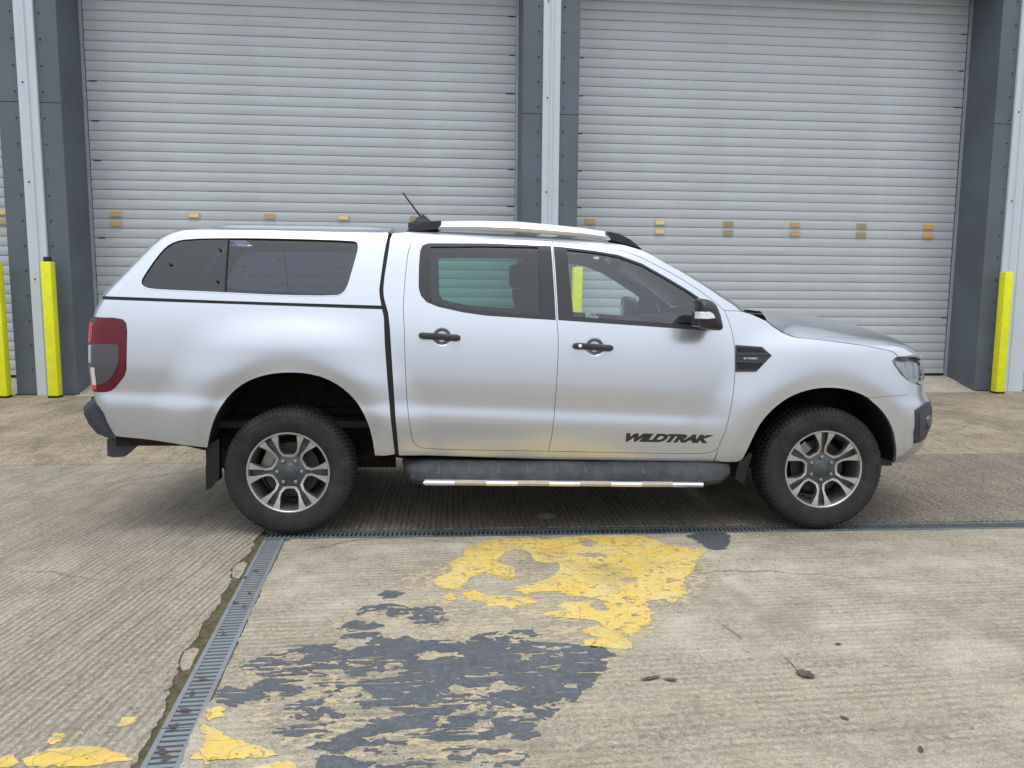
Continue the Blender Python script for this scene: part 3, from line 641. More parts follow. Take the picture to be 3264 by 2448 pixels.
for k, (a, b) in enumerate(bays):
    root = empty('roller_shutter', (a, YS, ZS0)); tag(root, sh_labels[k], 'roller shutter', 'roller shutters of the warehouse'); shutters.append(root)
    lo, hi = (a, b)
    xa = 0.035; ln = (b-a)-.07
    me = slat_mesh(ln)
    for i in range(44):
        o = bpy.data.objects.new('slat', me); col.objects.link(o); o.parent = root
        o.location = (xa, .012*(rng.random()-.5)*.3, .10+i*PITCH_S)
    bb = MB(); bb.box(xa, xa+ln, -.022, .02, .028, .098, .006); bb.build('bottom_bar', MT['shutter'], root)
    rb = MB(); rb.box(xa, xa+ln, -.012, .012, 0, .027); rb.build('bottom_seal', MT['rubber'], root)
    bk = MB(); bk.box(xa, xa+ln, .008, .016, .10, .10+44*PITCH_S); bk.build('joint_backing', MT['shutter_gap'], root)
    for gx in ((.0, .034), (b-a-.034, b-a)):
        g = MB(); g.box(gx[0]+.001, gx[1]-.001, -.05, -.026, -.01, 5.3); g.box(gx[0]+.001, gx[1]-.001, .022, .06, -.01, 5.3); g.build('guide_rail', MT['guide'], root)
    # dark grease marks where slat ends wear against the guides (fourth slats carry end locks)
    el = MB()
    for i in range(2, 44, 4):
        for gx in (xa+.01, xa+ln-.13):
            if rng.random() < .45: continue
            dx = .05*rng.random(); el.box(gx+dx, gx+.12, -.010, -.004, .10+i*PITCH_S-.008, .10+i*PITCH_S+.006)
    el.build('end_lock', MT['dark_metal'], root)['kind'] = 'stuff'
def reflector(sh, a, x, row, mk):
    r = MB(); i = int(round((2.375-ZS0-.10)/PITCH_S-.5))-row; zc_ = .10+(i+.5)*PITCH_S
    o = MB().box(x-a-.072, x-a+.072, -.0275, -.018, zc_-.037, zc_+.037, .004).build('reflector', MT['amber_frame'], sh)
    MB().box(x-a-.062, x-a+.062, -.0305, -.0270, zc_-.028, zc_+.028, .0012).build('reflector_face', MT[mk], o)
reflector(shutters[0], bays[0][0], -4.70, 0, 'amber3'); reflector(shutters[0], bays[0][0], -4.70, 1, 'amber1')
for x, mk in ((-3.30, 'amber1'), (-2.325, 'amber3'), (-1.364, 'amber1'), (-.405, 'amber3'), (.53, 'amber2')): reflector(shutters[1], bays[1][0], x, 0, mk)
reflector(shutters[1], bays[1][0], -3.30, 1, 'amber1')
for i, x in enumerate((2.905, 3.868, 4.838, 5.804, 6.773, 7.760)):
    for row in (0, 1): reflector(shutters[2], bays[2][0], x, row, ['amber1', 'amber3', 'amber2', 'amber1', 'amber2', 'amber0'][i])

# ---- bollards
def bollard(x, y, label, cap=False, ht=1.645, wd=.118):
    z0 = zg(x, y)-.02
    root = empty('bollard', (x, y, z0)); tag(root, label, 'bollard', 'yellow bollards before the shutters')
    MB().box(-wd/2, wd/2, -wd/2, wd/2, 0, ht, .010).build('post', MT['yellow'], root, True)
    MB().box(-wd/2+.008, wd/2-.008, -wd/2+.008, wd/2-.008, ht-.004, ht+.004, .002).build('top_plate', MT['yellow'], root)
    MB().box(-wd/2-.004, wd/2+.004, -wd/2-.004, wd/2+.004, 0, .045, .006).build('foot_collar', MT['under'], root)
    if cap: MB().box(-.034, .034, -.034, .034, ht+.002, ht+.062, .006).build('socket', MT['dark_metal'], root)
    return root
bollard(-4.385, 4.42, 'yellow square bollard standing before the far left shutter')
bollard(-3.795, 4.42, 'yellow square bollard with a black socket on top', True)
bollard(2.592, 4.42, 'yellow square bollard seen through the cab windows')
bollard(8.385, 4.42, 'yellow square bollard before the white strip right of the bonnet')

# ================================================================== PICKUP TRUCK
# car frame: x forward from the rear axle, y to its left, z up from the ground
truck = empty('pickup_truck', (0, 0, 0), CARYAW)
tag(truck, 'silver double cab pickup truck with a colour matched hard canopy', 'pickup truck')
_c, _s = math.cos(CARYAW), math.sin(CARYAW)
def w2c(v): return np.array([v[0]*_c+v[1]*_s, -v[0]*_s+v[1]*_c, v[2]])
CAMc, RTc, UPc, FWc = w2c(CAM), w2c(RT), w2c(UP), w2c(fw)
def projc(P):
    d = np.asarray(P)-CAMc; z = d@FWc
    return np.array([1632+FPX*(d@RTc)/z, 1224-FPX*(d@UPc)/z])
def on_y(uv, y):          # photo pixel -> (x, z) on the plane at car y
    r = FWc+(uv[0]-1632)/FPX*RTc-(uv[1]-1224)/FPX*UPc
    p = CAMc+r*((y-CAMc[1])/r[1]); return np.array([p[0], p[2]])
# ---- master body side: half width as a function of (u, z)
def zc(x): return .76-.0418*(np.clip(x, -1.2, 3.2)-.745)
def _integ(pts):
    zz = np.linspace(-.6, 1.4, 1601); s = np.interp(zz, [p[0] for p in pts], [p[1] for p in pts])
    k = np.exp(-np.linspace(-2.2, 2.2, 17)**2); k /= k.sum(); s = np.convolve(np.pad(s, 8, 'edge'), k, 'valid')
    I = np.concatenate([[0], np.cumsum((s[1:]+s[:-1])/2*(zz[1]-zz[0]))]); I -= np.interp(.27, zz, I); return zz, I
UPR = [(.27, -.10), (.33, -.125), (.40, -.17), (.46, -.235), (.52, -.29), (.60, -.33), (.80, -.36), (.95, -.42), (.99, -.60), (1.015, -1.0), (1.04, -1.8), (1.06, -2.4)]
T1 = _integ([(-.45, .5), (-.30, .34), (-.235, .22), (-.18, .14), (-.12, .095), (-.078, .06), (-.06, -.01), (-.035, -.10), (-.005, -.19), (.018, -.10), (.045, .02), (.09, .030), (.13, .01), (.19, -.065)]+UPR)
T2 = _integ([(-.45, .40), (-.30, .30), (-.2, .18), (-.1, .08), (0, .02), (.1, -.02), (.2, -.065)]+UPR)
ARCH = [(.025, .50, .475), (3.205, .41, .475)]
def halfw(x, z):
    x = np.asarray(x, float); z = np.asarray(z, float)
    zp = z-zc(x)+.012*(1-smooth01(.50, .58, x))*smooth01(1.36, 1.70, z)
    k = smooth01(2.25, 2.75, x)
    wv = .908+(1-k)*np.interp(zp, *T1)+k*np.interp(zp, *T2)
    wv = wv-.022*np.clip((-x-.15)/.9, 0, 1)**2
    for (xa, za, R) in ARCH:
        dz_ = z-za; r = np.hypot(x-xa, np.where(dz_ > 0, dz_*(1-.16*smooth01(.45, .75, dz_)), dz_))
        fl = .036*(1-smooth01(.57, .84, r))-.008*(1-smooth01(.475, .565, r))
        low = smooth01(.30, .52, z)
        wv = wv+fl*low*(1-smooth01(1.10, 1.34, z))
    for (cx_, cz_, a, b) in CUPS:
        q = ((x-cx_)/a)**2+((z-cz_)/b)**2
        wv = wv-.016*(1-smooth01(.30, 1.0, q))
    return wv
CUPS = []
XRZ = [.40, .55, .62, .75, .85, .98, 1.14, 1.24, 1.33, 1.39, 1.41, 1.50, 1.59, 1.69, 1.745, 1.776, 1.80, 1.86]
XRX = [-.98, -1.04, -1.06, -1.105, -1.12, -1.13, -1.13, -1.125, -1.10, -1.072, -1.068, -.991, -.915, -.831, -.776, -.721, -.640, -.52]
RA = .11; RLA = RA*math.pi/2
def xr(z): return np.interp(z, XRZ, XRX)+RA
XF = 3.42; NN = 2.6
NZ = [.30, .36, .40, .45, .50, .56, .64, .72, .765, .815, .88, 1.0, 1.03, 1.065, 1.10, 1.3]
NX = [3.86, 3.93, 4.01, 4.08, 4.125, 4.145, 4.165, 4.16, 4.14, 4.10, 4.09, 4.08, 4.06, 4.02, 3.97, 3.80]
_ph = np.linspace(0, math.pi/2, 4000); _t = np.sin(_ph)**(2/NN); _q = np.cos(_ph)**(2/NN)
_al = np.concatenate([[0], np.cumsum(np.hypot(np.diff(_t)*.72, np.diff(_q)*.88))]); LF = _al[-1]
UC = XF+LF                                     # u of the centre line at the nose
def S(u, z):
    u = np.asarray(u, float); z = np.asarray(z, float)
    t = np.interp(u-XF, _al, _t); q = np.interp(u-XF, _al, _q)
    xfz = np.interp(z, NZ, NX)
    x = np.where(u > XF, XF+(xfz-XF)*t, u)
    xre = xr(z); th = np.clip((xre-u)/RA, 0, math.pi/2); ex = np.clip(xre-RLA-u, 0, 9)
    x = np.where(u < xre, xre-RA*np.sin(th), x)
    wv = halfw(x, z)*np.where(u > XF, q, 1.0)-np.where(u < xre, RA*(1-np.cos(th))+ex, 0)
    return np.stack([x, -wv, z*np.ones_like(x)], -1)
def SN(u, z, h=.004):
    a = S(u+h, z)-S(u-h, z); b = S(u, z+h)-S(u, z-h); n = np.cross(a, b); n /= np.linalg.norm(n, axis=-1, keepdims=True)+1e-12
    return n
def to_uz(uv, g=None):
    q = on_y(uv, -.88) if g is None else np.array(g, float)
    if q[0] > 3.75: q[0] = 3.75
    for _ in range(40):
        p = projc(S(q[0], q[1])); e = p-np.array(uv)
        if np.abs(e).max() < .02: break
        h = 1e-4; J = np.stack([(projc(S(q[0]+h, q[1]))-p)/h, (projc(S(q[0], q[1]+h))-p)/h], 1)
        st = np.linalg.lstsq(J, -e, rcond=None)[0]; q = q+np.clip(st, -.06, .06)
    return q
def U(r, pts): return [to_uz(r(*a)) for a in pts]
def inset_poly(P, d):
    P = np.array(P, float); A_ = .5*np.sum(P[:, 0]*np.roll(P[:, 1], -1)-np.roll(P[:, 0], -1)*P[:, 1]); sg = 1 if A_ > 0 else -1
    n = len(P); out = []
    for i in range(n):
        e1 = P[i]-P[i-1]; e2 = P[(i+1) % n]-P[i]
        n1 = np.array([-e1[1], e1[0]])/(np.linalg.norm(e1)+1e-9); n2 = np.array([-e2[1], e2[0]])/(np.linalg.norm(e2)+1e-9)
        m = n1+n2; m /= max(np.linalg.norm(m), .5)**2/1.0 if np.linalg.norm(m) > .5 else 1
        out.append(P[i]+sg*d*np.clip(m, -2, 2))
    return np.array(out)
def clean(P, d=.002):
    Q = [np.array(P[0])]
    for p in P[1:]:
        if np.linalg.norm(np.array(p)-Q[-1]) > d: Q.append(np.array(p))
    if np.linalg.norm(Q[0]-Q[-1]) < d: Q.pop()
    return Q
def panel(name, outline, mat, parent, sgn=-1, holes=(), off=0.0, res=.03, flange=.020, inset=.0030, refine=(), ch=0):
    P = clean(outline); P = chaikin(P, ch) if ch else np.array(P)
    if inset: P = inset_poly(P, inset)
    P = resample(P, .022); Hs = [resample(inset_poly(clean(h), -0.0), .022) for h in holes]
    lo, hi = P.min(0), P.max(0)
    gx = np.arange(lo[0], hi[0], res); gz = np.arange(lo[1], hi[1], res*.55)
    GX, GZ = np.meshgrid(gx, gz); GX = GX+(np.arange(len(gz)) % 2)[:, None]*res*.5
    pts = np.stack([GX.ravel(), GZ.ravel()], 1)
    for (cx_, cz_, rx, rz, st) in refine:
        a, b = np.meshgrid(np.arange(cx_-rx, cx_+rx, st), np.arange(cz_-rz, cz_+rz, st)); pts = np.concatenate([pts, np.stack([a.ravel(), b.ravel()], 1)])
    ok = inpoly(pts[:, 0], pts[:, 1], P)
    for h in Hs: ok &= ~inpoly(pts[:, 0], pts[:, 1], h)
    pts = pts[ok]
    allb = np.concatenate([P]+Hs)
    if len(pts):
        d = np.min(np.hypot(pts[:, None, 0]-allb[None, :, 0], pts[:, None, 1]-allb[None, :, 1]), 1); pts = pts[d > .009]
    V, F = triangulate([tuple(p) for p in P], [[tuple(p) for p in h] for h in Hs], [tuple(p) for p in pts])
    pos = S(V[:, 0], V[:, 1]); nor = SN(V[:, 0], V[:, 1]); pos = pos+nor*off
    t = pos[F]; fn = np.cross(t[:, 1]-t[:, 0], t[:, 2]-t[:, 0]); bad = np.sum(fn*nor[F[:, 0]], 1) < 0; F[bad] = F[bad][:, ::-1]
    verts = [p for p in pos]; nrm = [n for n in nor]; faces = [tuple(f) for f in F]
    if flange > 0:
        for ring, hol in [(P, False)]+[(h, True) for h in Hs]:
            rp = S(ring[:, 0], ring[:, 1]); rn = SN(ring[:, 0], ring[:, 1]); a = rp+rn*off; b = rp+rn*(off-flange)
            tn = np.cross(np.roll(a, -1, 0)-np.roll(a, 1, 0), rn); tn /= np.linalg.norm(tn, axis=1, keepdims=True)+1e-9
            area = .5*np.sum(ring[:, 0]*np.roll(ring[:, 1], -1)-np.roll(ring[:, 0], -1)*ring[:, 1])
            if (area < 0) != hol: tn = -tn
            k = len(verts); m = len(ring)
            for i in range(m): verts += [a[i], b[i]]; nrm += [tn[i], tn[i]]
            for i in range(m):
                j = (i+1) % m; q = [k+2*i, k+2*j, k+2*j+1, k+2*i+1]
                A_ = np.cross(verts[q[1]]-verts[q[0]], verts[q[3]]-verts[q[0]])
                if np.dot(A_, tn[i]) < 0: q = q[::-1]
                faces.append(tuple(q))
    verts = np.array(verts); nrm = np.array(nrm)
    if sgn > 0:
        verts[:, 1] *= -1; nrm[:, 1] *= -1; faces = [f[::-1] for f in faces]
    return mesh_obj(name, verts, faces, mat, parent, True, nrm)
# door-handle cups pressed into the doors
hc = [to_uz(rB(420, 955)), to_uz(rB(1400, 1020))]
CUPS = [(hc[0][0], hc[0][1]+.002, .056, .052), (hc[1][0], hc[1][1]+.002, .056, .052)]

# ---- traced outlines (u, z)
Lcab = U(rA, [(2115, 290), (2098, 330), (2080, 450), (2062, 560), (2054, 640), (2056, 690), (2066, 735), (2085, 800), (2096, 900), (2105, 1050), (2118, 1250), (2132, 1480)])+U(rD, [(2141, 560), (2154, 706)])
Lbed = U(rA, [(2048, 775), (2060, 830), (2066, 1000), (2084, 1250), (2101, 1450)])+U(rD, [(2112, 540), (2131, 700)])
Lcan = U(rA, [(2090, 275), (2062, 420), (2042, 560), (2030, 650), (2034, 700), (2045, 754)]); Lcan[0][1] = 1.782
seam_top = U(rA, [(600, 706), (1000, 722), (1500, 738), (2045, 754)])       # canopy lower edge
seam_bot = U(rA, [(600, 724), (1000, 738), (1500, 755), (2048, 775)])       # bed upper edge
def ur(z, k=1.0): return float(xr(z)-RLA*k)
zs_t = seam_top[0][1]+.012; zs_b = seam_bot[0][1]+.012
# canopy side
can = [np.array([ur(zs_t), zs_t])]+seam_top+Lcan[::-1][1:]
ztop_can = 1.790
can += [np.array([Lcan[0][0]-.002, ztop_can])]+[np.array([x, ztop_can]) for x in np.linspace(.4, -.52, 10)]
can += [np.array([ur(z), z]) for z in np.linspace(1.785, zs_t+.03, 16)]
canwin_px = [(498, 600), (520, 555), (600, 440), (660, 372), (720, 338), (800, 322), (1060, 316), (1500, 322), (1860, 334), (1890, 345), (1898, 375), (1890, 420), (1850, 560), (1825, 640), (1795, 678), (1750, 694), (1400, 690), (1040, 672), (700, 657), (560, 649), (512, 632)]
canwin = chaikin(U(rA, canwin_px), 1)
# bed side
bed_low = U(rD, [(345, 585), (520, 603), (720, 632), (925, 658)])
rarch = U(rD, [(930, 650), (945, 560), (970, 480), (1010, 400), (1060, 330), (1130, 265), (1220, 215), (1330, 185), (1440, 175), (1560, 180), (1680, 210), (1780, 265), (1860, 335), (1920, 420), (1960, 510), (1985, 600), (2001, 708)])
rarch = list(chaikin(rarch, 1, False))
bed_rear = U(rD, [(330, 575), (285, 495), (262, 435), (232, 392)])
lampP = U(rA, [(262, 830), (330, 832), (385, 842), (405, 865), (411, 920), (407, 1160), (392, 1205), (335, 1278), (300, 1300), (268, 1306)])
zl1, zl0 = lampP[0][1], lampP[-1][1]
lamp = [np.array([ur(z, .97), z]) for z in np.linspace(zl0+.003, zl1-.003, 9)]+lampP
bed = [np.array([ur(zs_b), zs_b])]+seam_bot+Lbed[1:]+U(rD, [(2060, 710)])+rarch[::-1]+bed_low[::-1]+bed_rear+[np.array([ur(z), z]) for z in np.linspace(.80, zl0-.004, 4)]
bed += [np.array(p) for p in lampP[::-1]]+[np.array([ur(z), z]) for z in np.linspace(zl1+.004, zs_b-.02, 5)]
# cab
doortop = U(rC, [(291, 783), (220, 722), (130, 655), (60, 609), (0, 572)])+U(rB, [(1850, 522), (1700, 445), (1600, 408), (1500, 385), (1300, 356), (1127, 337)])
rdtop = U(rB, [(1127, 337), (700, 320), (330, 318), (262, 325), (228, 345), (212, 380), (200, 430), (185, 560), (175, 700), (172, 780), (178, 900), (180, 1000), (185, 1150), (195, 1350), (210, 1500)])+U(rE, [(226, 590), (240, 625), (262, 646), (300, 660)])
dbot_r = U(rE, [(300, 660), (400, 668), (700, 674), (1100, 680)])
dbot_f = U(rE, [(1100, 680), (1600, 690), (2000, 696), (2100, 694), (2160, 682), (2195, 655)])
dfront = U(rF, [(256, 650), (270, 615)])+U(rC, [(278, 1600), (297, 1560), (316, 1490), (336, 1395), (350, 1300), (358, 1200), (360, 1100), (356, 1010), (340, 915), (320, 850), (300, 805), (291, 783)])
split = U(rB, [(1127, 337), (1135, 480), (1150, 700), (1157, 850), (1165, 950), (1165, 1050), (1155, 1250), (1140, 1450), (1125, 1580)])+U(rE, [(1111, 645), (1100, 680)])
pillar = U(rC, [(398, 789), (350, 747), (260, 690), (160, 622), (60, 560), (0, 526)])+U(rB, [(1840, 472), (1760, 425), (1690, 394)])
roofed = U(rB, [(1600, 367), (1500, 347), (1300, 326), (1100, 311), (900, 300), (700, 291), (500, 283), (300, 278), (210, 278), (150, 285)])
sill = U(rE, [(160, 708), (700, 720), (1100, 732), (1600, 740), (2000, 744)])+U(rF, [(222, 747)])
cab = Lcab[::-1]+[roofed[-1]]+roofed[::-1][1:]+pillar[::-1]+doortop+rdtop[1:]+dbot_r[1:]+dbot_f[1:]+[dfront[0]]+sill[::-1]
rdoor = rdtop+dbot_r[1:]+split[::-1][1:-1]
fdoor = doortop[::-1]+dfront[::-1][1:]+dbot_f[::-1]+split[::-1][1:-1]
rtrim = U(rB, [(270, 620), (272, 500), (280, 400), (296, 366), (332, 352), (700, 352), (1118, 371), (1127, 480), (1142, 700), (1149, 846), (1000, 837), (700, 817), (560, 797), (400, 762), (322, 731), (287, 692), (272, 650)])
rglass = U(rB, [(346, 374), (700, 370), (1036, 376), (1044, 600), (1048, 806), (850, 800), (700, 790), (560, 775), (450, 750), (346, 722)])
ftrim = U(rB, [(1134, 372), (1218, 380), (1400, 402), (1550, 428), (1700, 482), (1850, 566), (2000, 655), (2062, 697), (2100, 735), (2112, 912), (1165, 846), (1158, 700), (1144, 480)])
fglass = U(rB, [(1220, 392), (1400, 412), (1550, 440), (1700, 494), (1850, 578), (2000, 668), (2058, 708), (2062, 880), (1700, 852), (1264, 822), (1240, 600)])
farch = U(rF, [(440, 668), (480, 582), (520, 505), (580, 432), (650, 371), (720, 327), (800, 296), (880, 278), (960, 272), (1060, 280), (1150, 306), (1215, 340)])
farch2 = U(rF, [(1215, 340), (1290, 406), (1340, 472), (1375, 552), (1390, 640), (1391, 700), (1380, 757)])
farch = list(chaikin(farch, 1, False)); farch2 = list(chaikin(farch2, 1, False))
hoodl = U(rC, [(1405, 1080), (1370, 1048), (1340, 1038), (1200, 1011), (1050, 990), (900, 971), (760, 957), (720, 949), (660, 924), (600, 885), (560, 851)])
cowl = U(rC, [(520, 832), (460, 806), (398, 789)])
lampl = U(rC, [(1495, 1246), (1470, 1236), (1420, 1190), (1378, 1132), (1366, 1106), (1384, 1090), (1405, 1081)])
seamf = U(rC, [(1340, 1333), (1440, 1330), (1466, 1322), (1486, 1282)])
fender = [dfront[0]]+dfront[1:]+cowl[::-1]+hoodl[::-1]+lampl[::-1][1:]+seamf[::-1]+farch[::-1]+U(rF, [(400, 742), (372, 749), (225, 748)])
vent = U(rC, [(362, 1006), (530, 1018), (594, 1073), (495, 1177), (362, 1178)])
zlb = lampl[0][1]; ul = lampl[0][0]
bumper = seamf[:1]+seamf[1:]+[lampl[0]]+[np.array([ul+.10, .885]), np.array([ul+.42, .865]), np.array([ul+.46, .80]), np.array([UC-.02, .78]), np.array([UC, .78]), np.array([UC, .40]), np.array([UC-.25, .385]), np.array([UC-.5, .38])]+farch2[::-1]
headl = lampl+[np.array([ul-.03, 1.050]), np.array([ul+.08, 1.052]), np.array([ul+.22, 1.035]), np.array([ul+.40, 1.01]), np.array([ul+.42, .95]), np.array([ul+.40, .885]), np.array([ul+.2, .888]), np.array([ul+.1, .89])]
grille = [np.array([ul+.30, 1.045]), np.array([UC, 1.055]), np.array([UC, .79]), np.array([ul+.47, .81]), np.array([ul+.43, .87])]
fog = U(rF, [(1510, 415), (1545, 398), (1575, 386)])+[np.array([0, 0])]*0
# ---- body panels on both sides
def sect_loft(name, edge, fn, mat, ns=24, parent=truck, nrm_up=True):
    """rows across the car: edge points on the near side, fn(edge point, s) for s in 0..1 (edge to edge)"""
    v = []; f = []; n = len(edge)
    for p in edge:
        for s in np.linspace(0, 1, ns+1): v.append(fn(p, s))
    for i in range(n-1):
        for j in range(ns): a = i*(ns+1)+j; f.append((a, a+1, a+ns+2, a+ns+1))
    o = mesh_obj(name, v, f, mat, parent)
    bm = bmesh.new(); bm.from_mesh(o.data); bmesh.ops.recalc_face_normals(bm, faces=bm.faces[:]); bm.to_mesh(o.data); bm.free()
    o.data.polygons.foreach_set('use_smooth', [True]*len(o.data.polygons)); o.data.set_sharp_from_angle(angle=math.radians(40)); return o
def P3(p): return S(p[0], p[1])
def text_on_body(txt, name, p0, p1, hgt, mat, parent, sgn, off=.0015, shear=.35, bold=.0):
    cu = bpy.data.curves.new('t', 'FONT'); cu.body = txt; cu.size = 1.0; cu.shear = shear; cu.offset = bold; cu.space_character = .92
    to = bpy.data.objects.new('t', cu); col.objects.link(to)
    dg = bpy.context.evaluated_depsgraph_get(); me = bpy.data.meshes.new_from_object(to.evaluated_get(dg))
    bpy.data.objects.remove(to); bpy.data.curves.remove(cu)
    V = np.array([q.co[:] for q in me.vertices]); F = [list(q.vertices) for q in me.polygons]
    lo, hi = V.min(0), V.max(0); a = (V[:, 0]-lo[0])/(hi[0]-lo[0]); b = (V[:, 1]-lo[1])/(hi[1]-lo[1])
    bpy.data.meshes.remove(me)
    if sgn > 0: a = 1-a
    p0, p1 = np.array(p0), np.array(p1)
    uz = p0[None]+(p1-p0)[None]*a[:, None]; uz[:, 1] += b*hgt
    pos = S(uz[:, 0], uz[:, 1])+SN(uz[:, 0], uz[:, 1])*off
    if sgn > 0: pos[:, 1] *= -1
    o = mesh_obj(name, pos, F, mat, parent); return o
def bar_on_body(name, A_, B_, off, wd, th, mat, parent, sgn, n=10, rad=.45):
    """rounded bar between two (u,z) points standing off the body"""
    m = MB(); rings = []
    A_, B_ = np.array(A_, float), np.array(B_, float); d = (B_-A_)/np.linalg.norm(B_-A_); pz = np.array([-d[1], d[0]])
    ts = [0, .03, .09, .2, .35, .5, .65, .8, .91, .97, 1]
    for t in ts:
        c = A_+(B_-A_)*t; e = min(t, 1-t); k = min(1, .45+.55*math.sqrt(min(1, e/.08)))
        base = S(c[0], c[1]); n_ = SN(c[0], c[1]); up = S(c[0]+pz[0]*.01, c[1]+pz[1]*.01)-base; up /= np.linalg.norm(up)
        ring = []
        for q in np.linspace(0, 2*math.pi, 12, endpoint=False):
            cx_, cy_ = math.cos(q), math.sin(q); sx = abs(cx_)**.6*math.copysign(1, cx_); sy = abs(cy_)**.6*math.copysign(1, cy_)
            ring.append(base+n_*(off+th/2*sx*k)+up*(wd/2*sy*k))
        rings.append(ring)
    m.loft(rings)
    if sgn > 0: m.v = [(a, -b, c) for a, b, c in m.v]
    return m.build(name, mat, parent, True, 50)
WHEELS = []
def build_side(sg):
    near = sg < 0
    cabp = panel('cab_side', cab, MT['paint'], truck, sg)
    rd = panel('rear_door', rdoor, MT['paint'], truck, sg, holes=[rtrim], refine=[(CUPS[0][0], CUPS[0][1], *(.075, .075), .007)])
    fd = panel('front_door', fdoor, MT['paint'], truck, sg, holes=[ftrim], refine=[(CUPS[1][0], CUPS[1][1], *(.075, .075), .007)])
    panel('window_trim', rtrim, MT['black_trim'], rd, sg, holes=[rglass], off=-.003, inset=.0008, flange=.016)
    panel('window_trim', ftrim, MT['black_trim'], fd, sg, holes=[fglass], off=-.003, inset=.0008, flange=.016)
    panel('window_pane', rglass, MT['glass_green'], rd, sg, off=-.012, inset=-.004, flange=0, res=.08)
    panel('window_pane', fglass, MT['glass'], fd, sg, off=-.012, inset=-.004, flange=0, res=.08)
    # linings seen from inside, below the glass
    lin = [np.array([.72, .50]), np.array([1.53, .47]), np.array([1.555, 1.255]), np.array([1.2, 1.275]), np.array([.9, 1.31]), np.array([.72, 1.36])]
    panel('door_lining', lin, MT['interior'], rd, sg, off=-.055, inset=0, flange=.01, res=.12)
    lin = [np.array([1.58, .47]), np.array([2.50, .46]), np.array([2.58, .9]), np.array([2.56, 1.215]), np.array([1.60, 1.255])]
    dl = panel('door_lining', lin, MT['interior'], fd, sg, off=-.055, inset=0, flange=.01, res=.12)
    b = MB(); b.box(1.98, 2.14, .835, .843, 1.105, 1.135, .003); o = b.build('inner_handle', MT['decal_grey'], fd)
    if near: o.scale.y = -1
    # dark linings over the cant rail, rear pillar
    cl_ = roofed[::-1]+pillar[::-1][:5]+[p for p in fglass[:6]][::-1]+[rglass[2], rglass[1], rglass[0], np.array([rglass[0][0], 1.34]), np.array([.62, 1.34]), np.array([.60, 1.70])]
    panel('cant_lining', cl_, MT['cant'], cabp, sg, off=-.030, inset=.004, flange=.006, res=.06)
    # handles
    for dr, reg_, pa, pb, k in ((rd, rB, (272, 945), (538, 962), 0), (fd, rB, (1258, 1010), (1513, 1028), 1)):
        a, c = to_uz(reg_(*pa)), to_uz(reg_(*pb))
        h = bar_on_body('door_handle', a, c, .021, .037, .024, MT['black_trim'], dr, sg)
        for e in (a+(c-a)*.07, a+(c-a)*.90):
            q = S(e[0], e[1]); n_ = SN(e[0], e[1]); m = MB().tube([q-n_*.005, q+n_*.02], .010, 8)
            if not near: m.v = [(x, -y, z) for x, y, z in m.v]
            m.build('handle_foot', MT['black_trim'], dr)
        if k == 1 and near:
            e = to_uz(rB(1300, 1013)); q = S(e[0], e[1]); n_ = SN(e[0], e[1])
            MB().tube([q+n_*.020, q+n_*.0345], .0105, 14).build('key_lock', MT['chrome'], dr)
    # fender, vent, bumper, lamps
    fe = panel('front_fender', fender, MT['paint'], truck, sg)
    v = panel('fender_vent', vent, MT['black_trim'], fe, sg, off=.008, inset=.001, flange=.012)
    vc = np.array(vent)
    def vp(r, pts): return U(r, pts)
    for pts in ([(372, 1022), (522, 1030), (545, 1052), (372, 1048)], [(372, 1118), (535, 1128), (512, 1160), (372, 1160)]):
        panel('vent_slot', vp(rC, pts), MT['rubber'], v, sg, off=.010, inset=0, flange=.004)
    for pts in ([(366, 1058), (560, 1062), (570, 1072), (366, 1070)], [(366, 1104), (548, 1112), (540, 1120), (366, 1116)]):
        panel('vent_bar', vp(rC, pts), MT['plastic'], v, sg, off=.014, inset=0, flange=.006)
    a, c = to_uz(rC(412, 1097)), to_uz(rC(500, 1098))
    text_on_body('BI-TURBO', 'badge_lettering', a, c, .010, MT['decal_grey'], v, sg, off=.0115, shear=.1, bold=.02)
    bp = panel('front_bumper_side' if False else 'front_bumper', bumper, MT['paint'], truck, sg, inset=.0015)
    # headlamp: housing, reflector, lens
    hl = panel('headlight', headl, MT['black_trim'], truck, sg, off=-.045, inset=-.004, flange=0)
    refl_in = inset_poly(clean(headl), .012)
    panel('lamp_bowl', [p for p in refl_in], MT['lamp_silver'], hl, sg, off=-.030, inset=0, flange=.012)
    u0 = ul
    panel('lamp_reflector', [np.array([u0-.035, .935]), np.array([u0+.012, .925]), np.array([u0+.018, 1.028]), np.array([u0-.028, 1.030])], MT['lamp_white'], hl, sg, off=-.015, inset=0, flange=.012)
    panel('lamp_reflector', [np.array([u0+.09, .93]), np.array([u0+.22, .92]), np.array([u0+.22, 1.0]), np.array([u0+.09, 1.02])], MT['lamp_white'], hl, sg, off=-.018, inset=0, flange=.012)
    panel('lamp_bezel', [np.array([u0-.13, 1.02]), np.array([u0-.05, .945]), np.array([u0-.035, .935]), np.array([u0-.045, 1.035]), np.array([u0-.12, 1.043])], MT['lamp_silver'], hl, sg, off=-.012, inset=0, flange=.012)
    panel('lamp_lens', headl, MT['lens'], hl, sg, off=.001, inset=.001, flange=0)
    # dark eyebrow over the lamp
    eb = [np.array([u0-.09, 1.048]), np.array([u0-.03, 1.046]), np.array([u0+.08, 1.048]), np.array([u0+.22, 1.031]), np.array([u0+.22, 1.040]), np.array([u0+.08, 1.060]), np.array([u0-.03, 1.058]), np.array([u0-.09, 1.060])]
    panel('lamp_eyebrow', eb, MT['black_trim'], hl, sg, off=.004, inset=0, flange=.02)
    gp = panel('grille_half', grille, MT['black_trim'], truck, sg, off=-.02, inset=0, flange=.02)
    gp.name = 'grille'
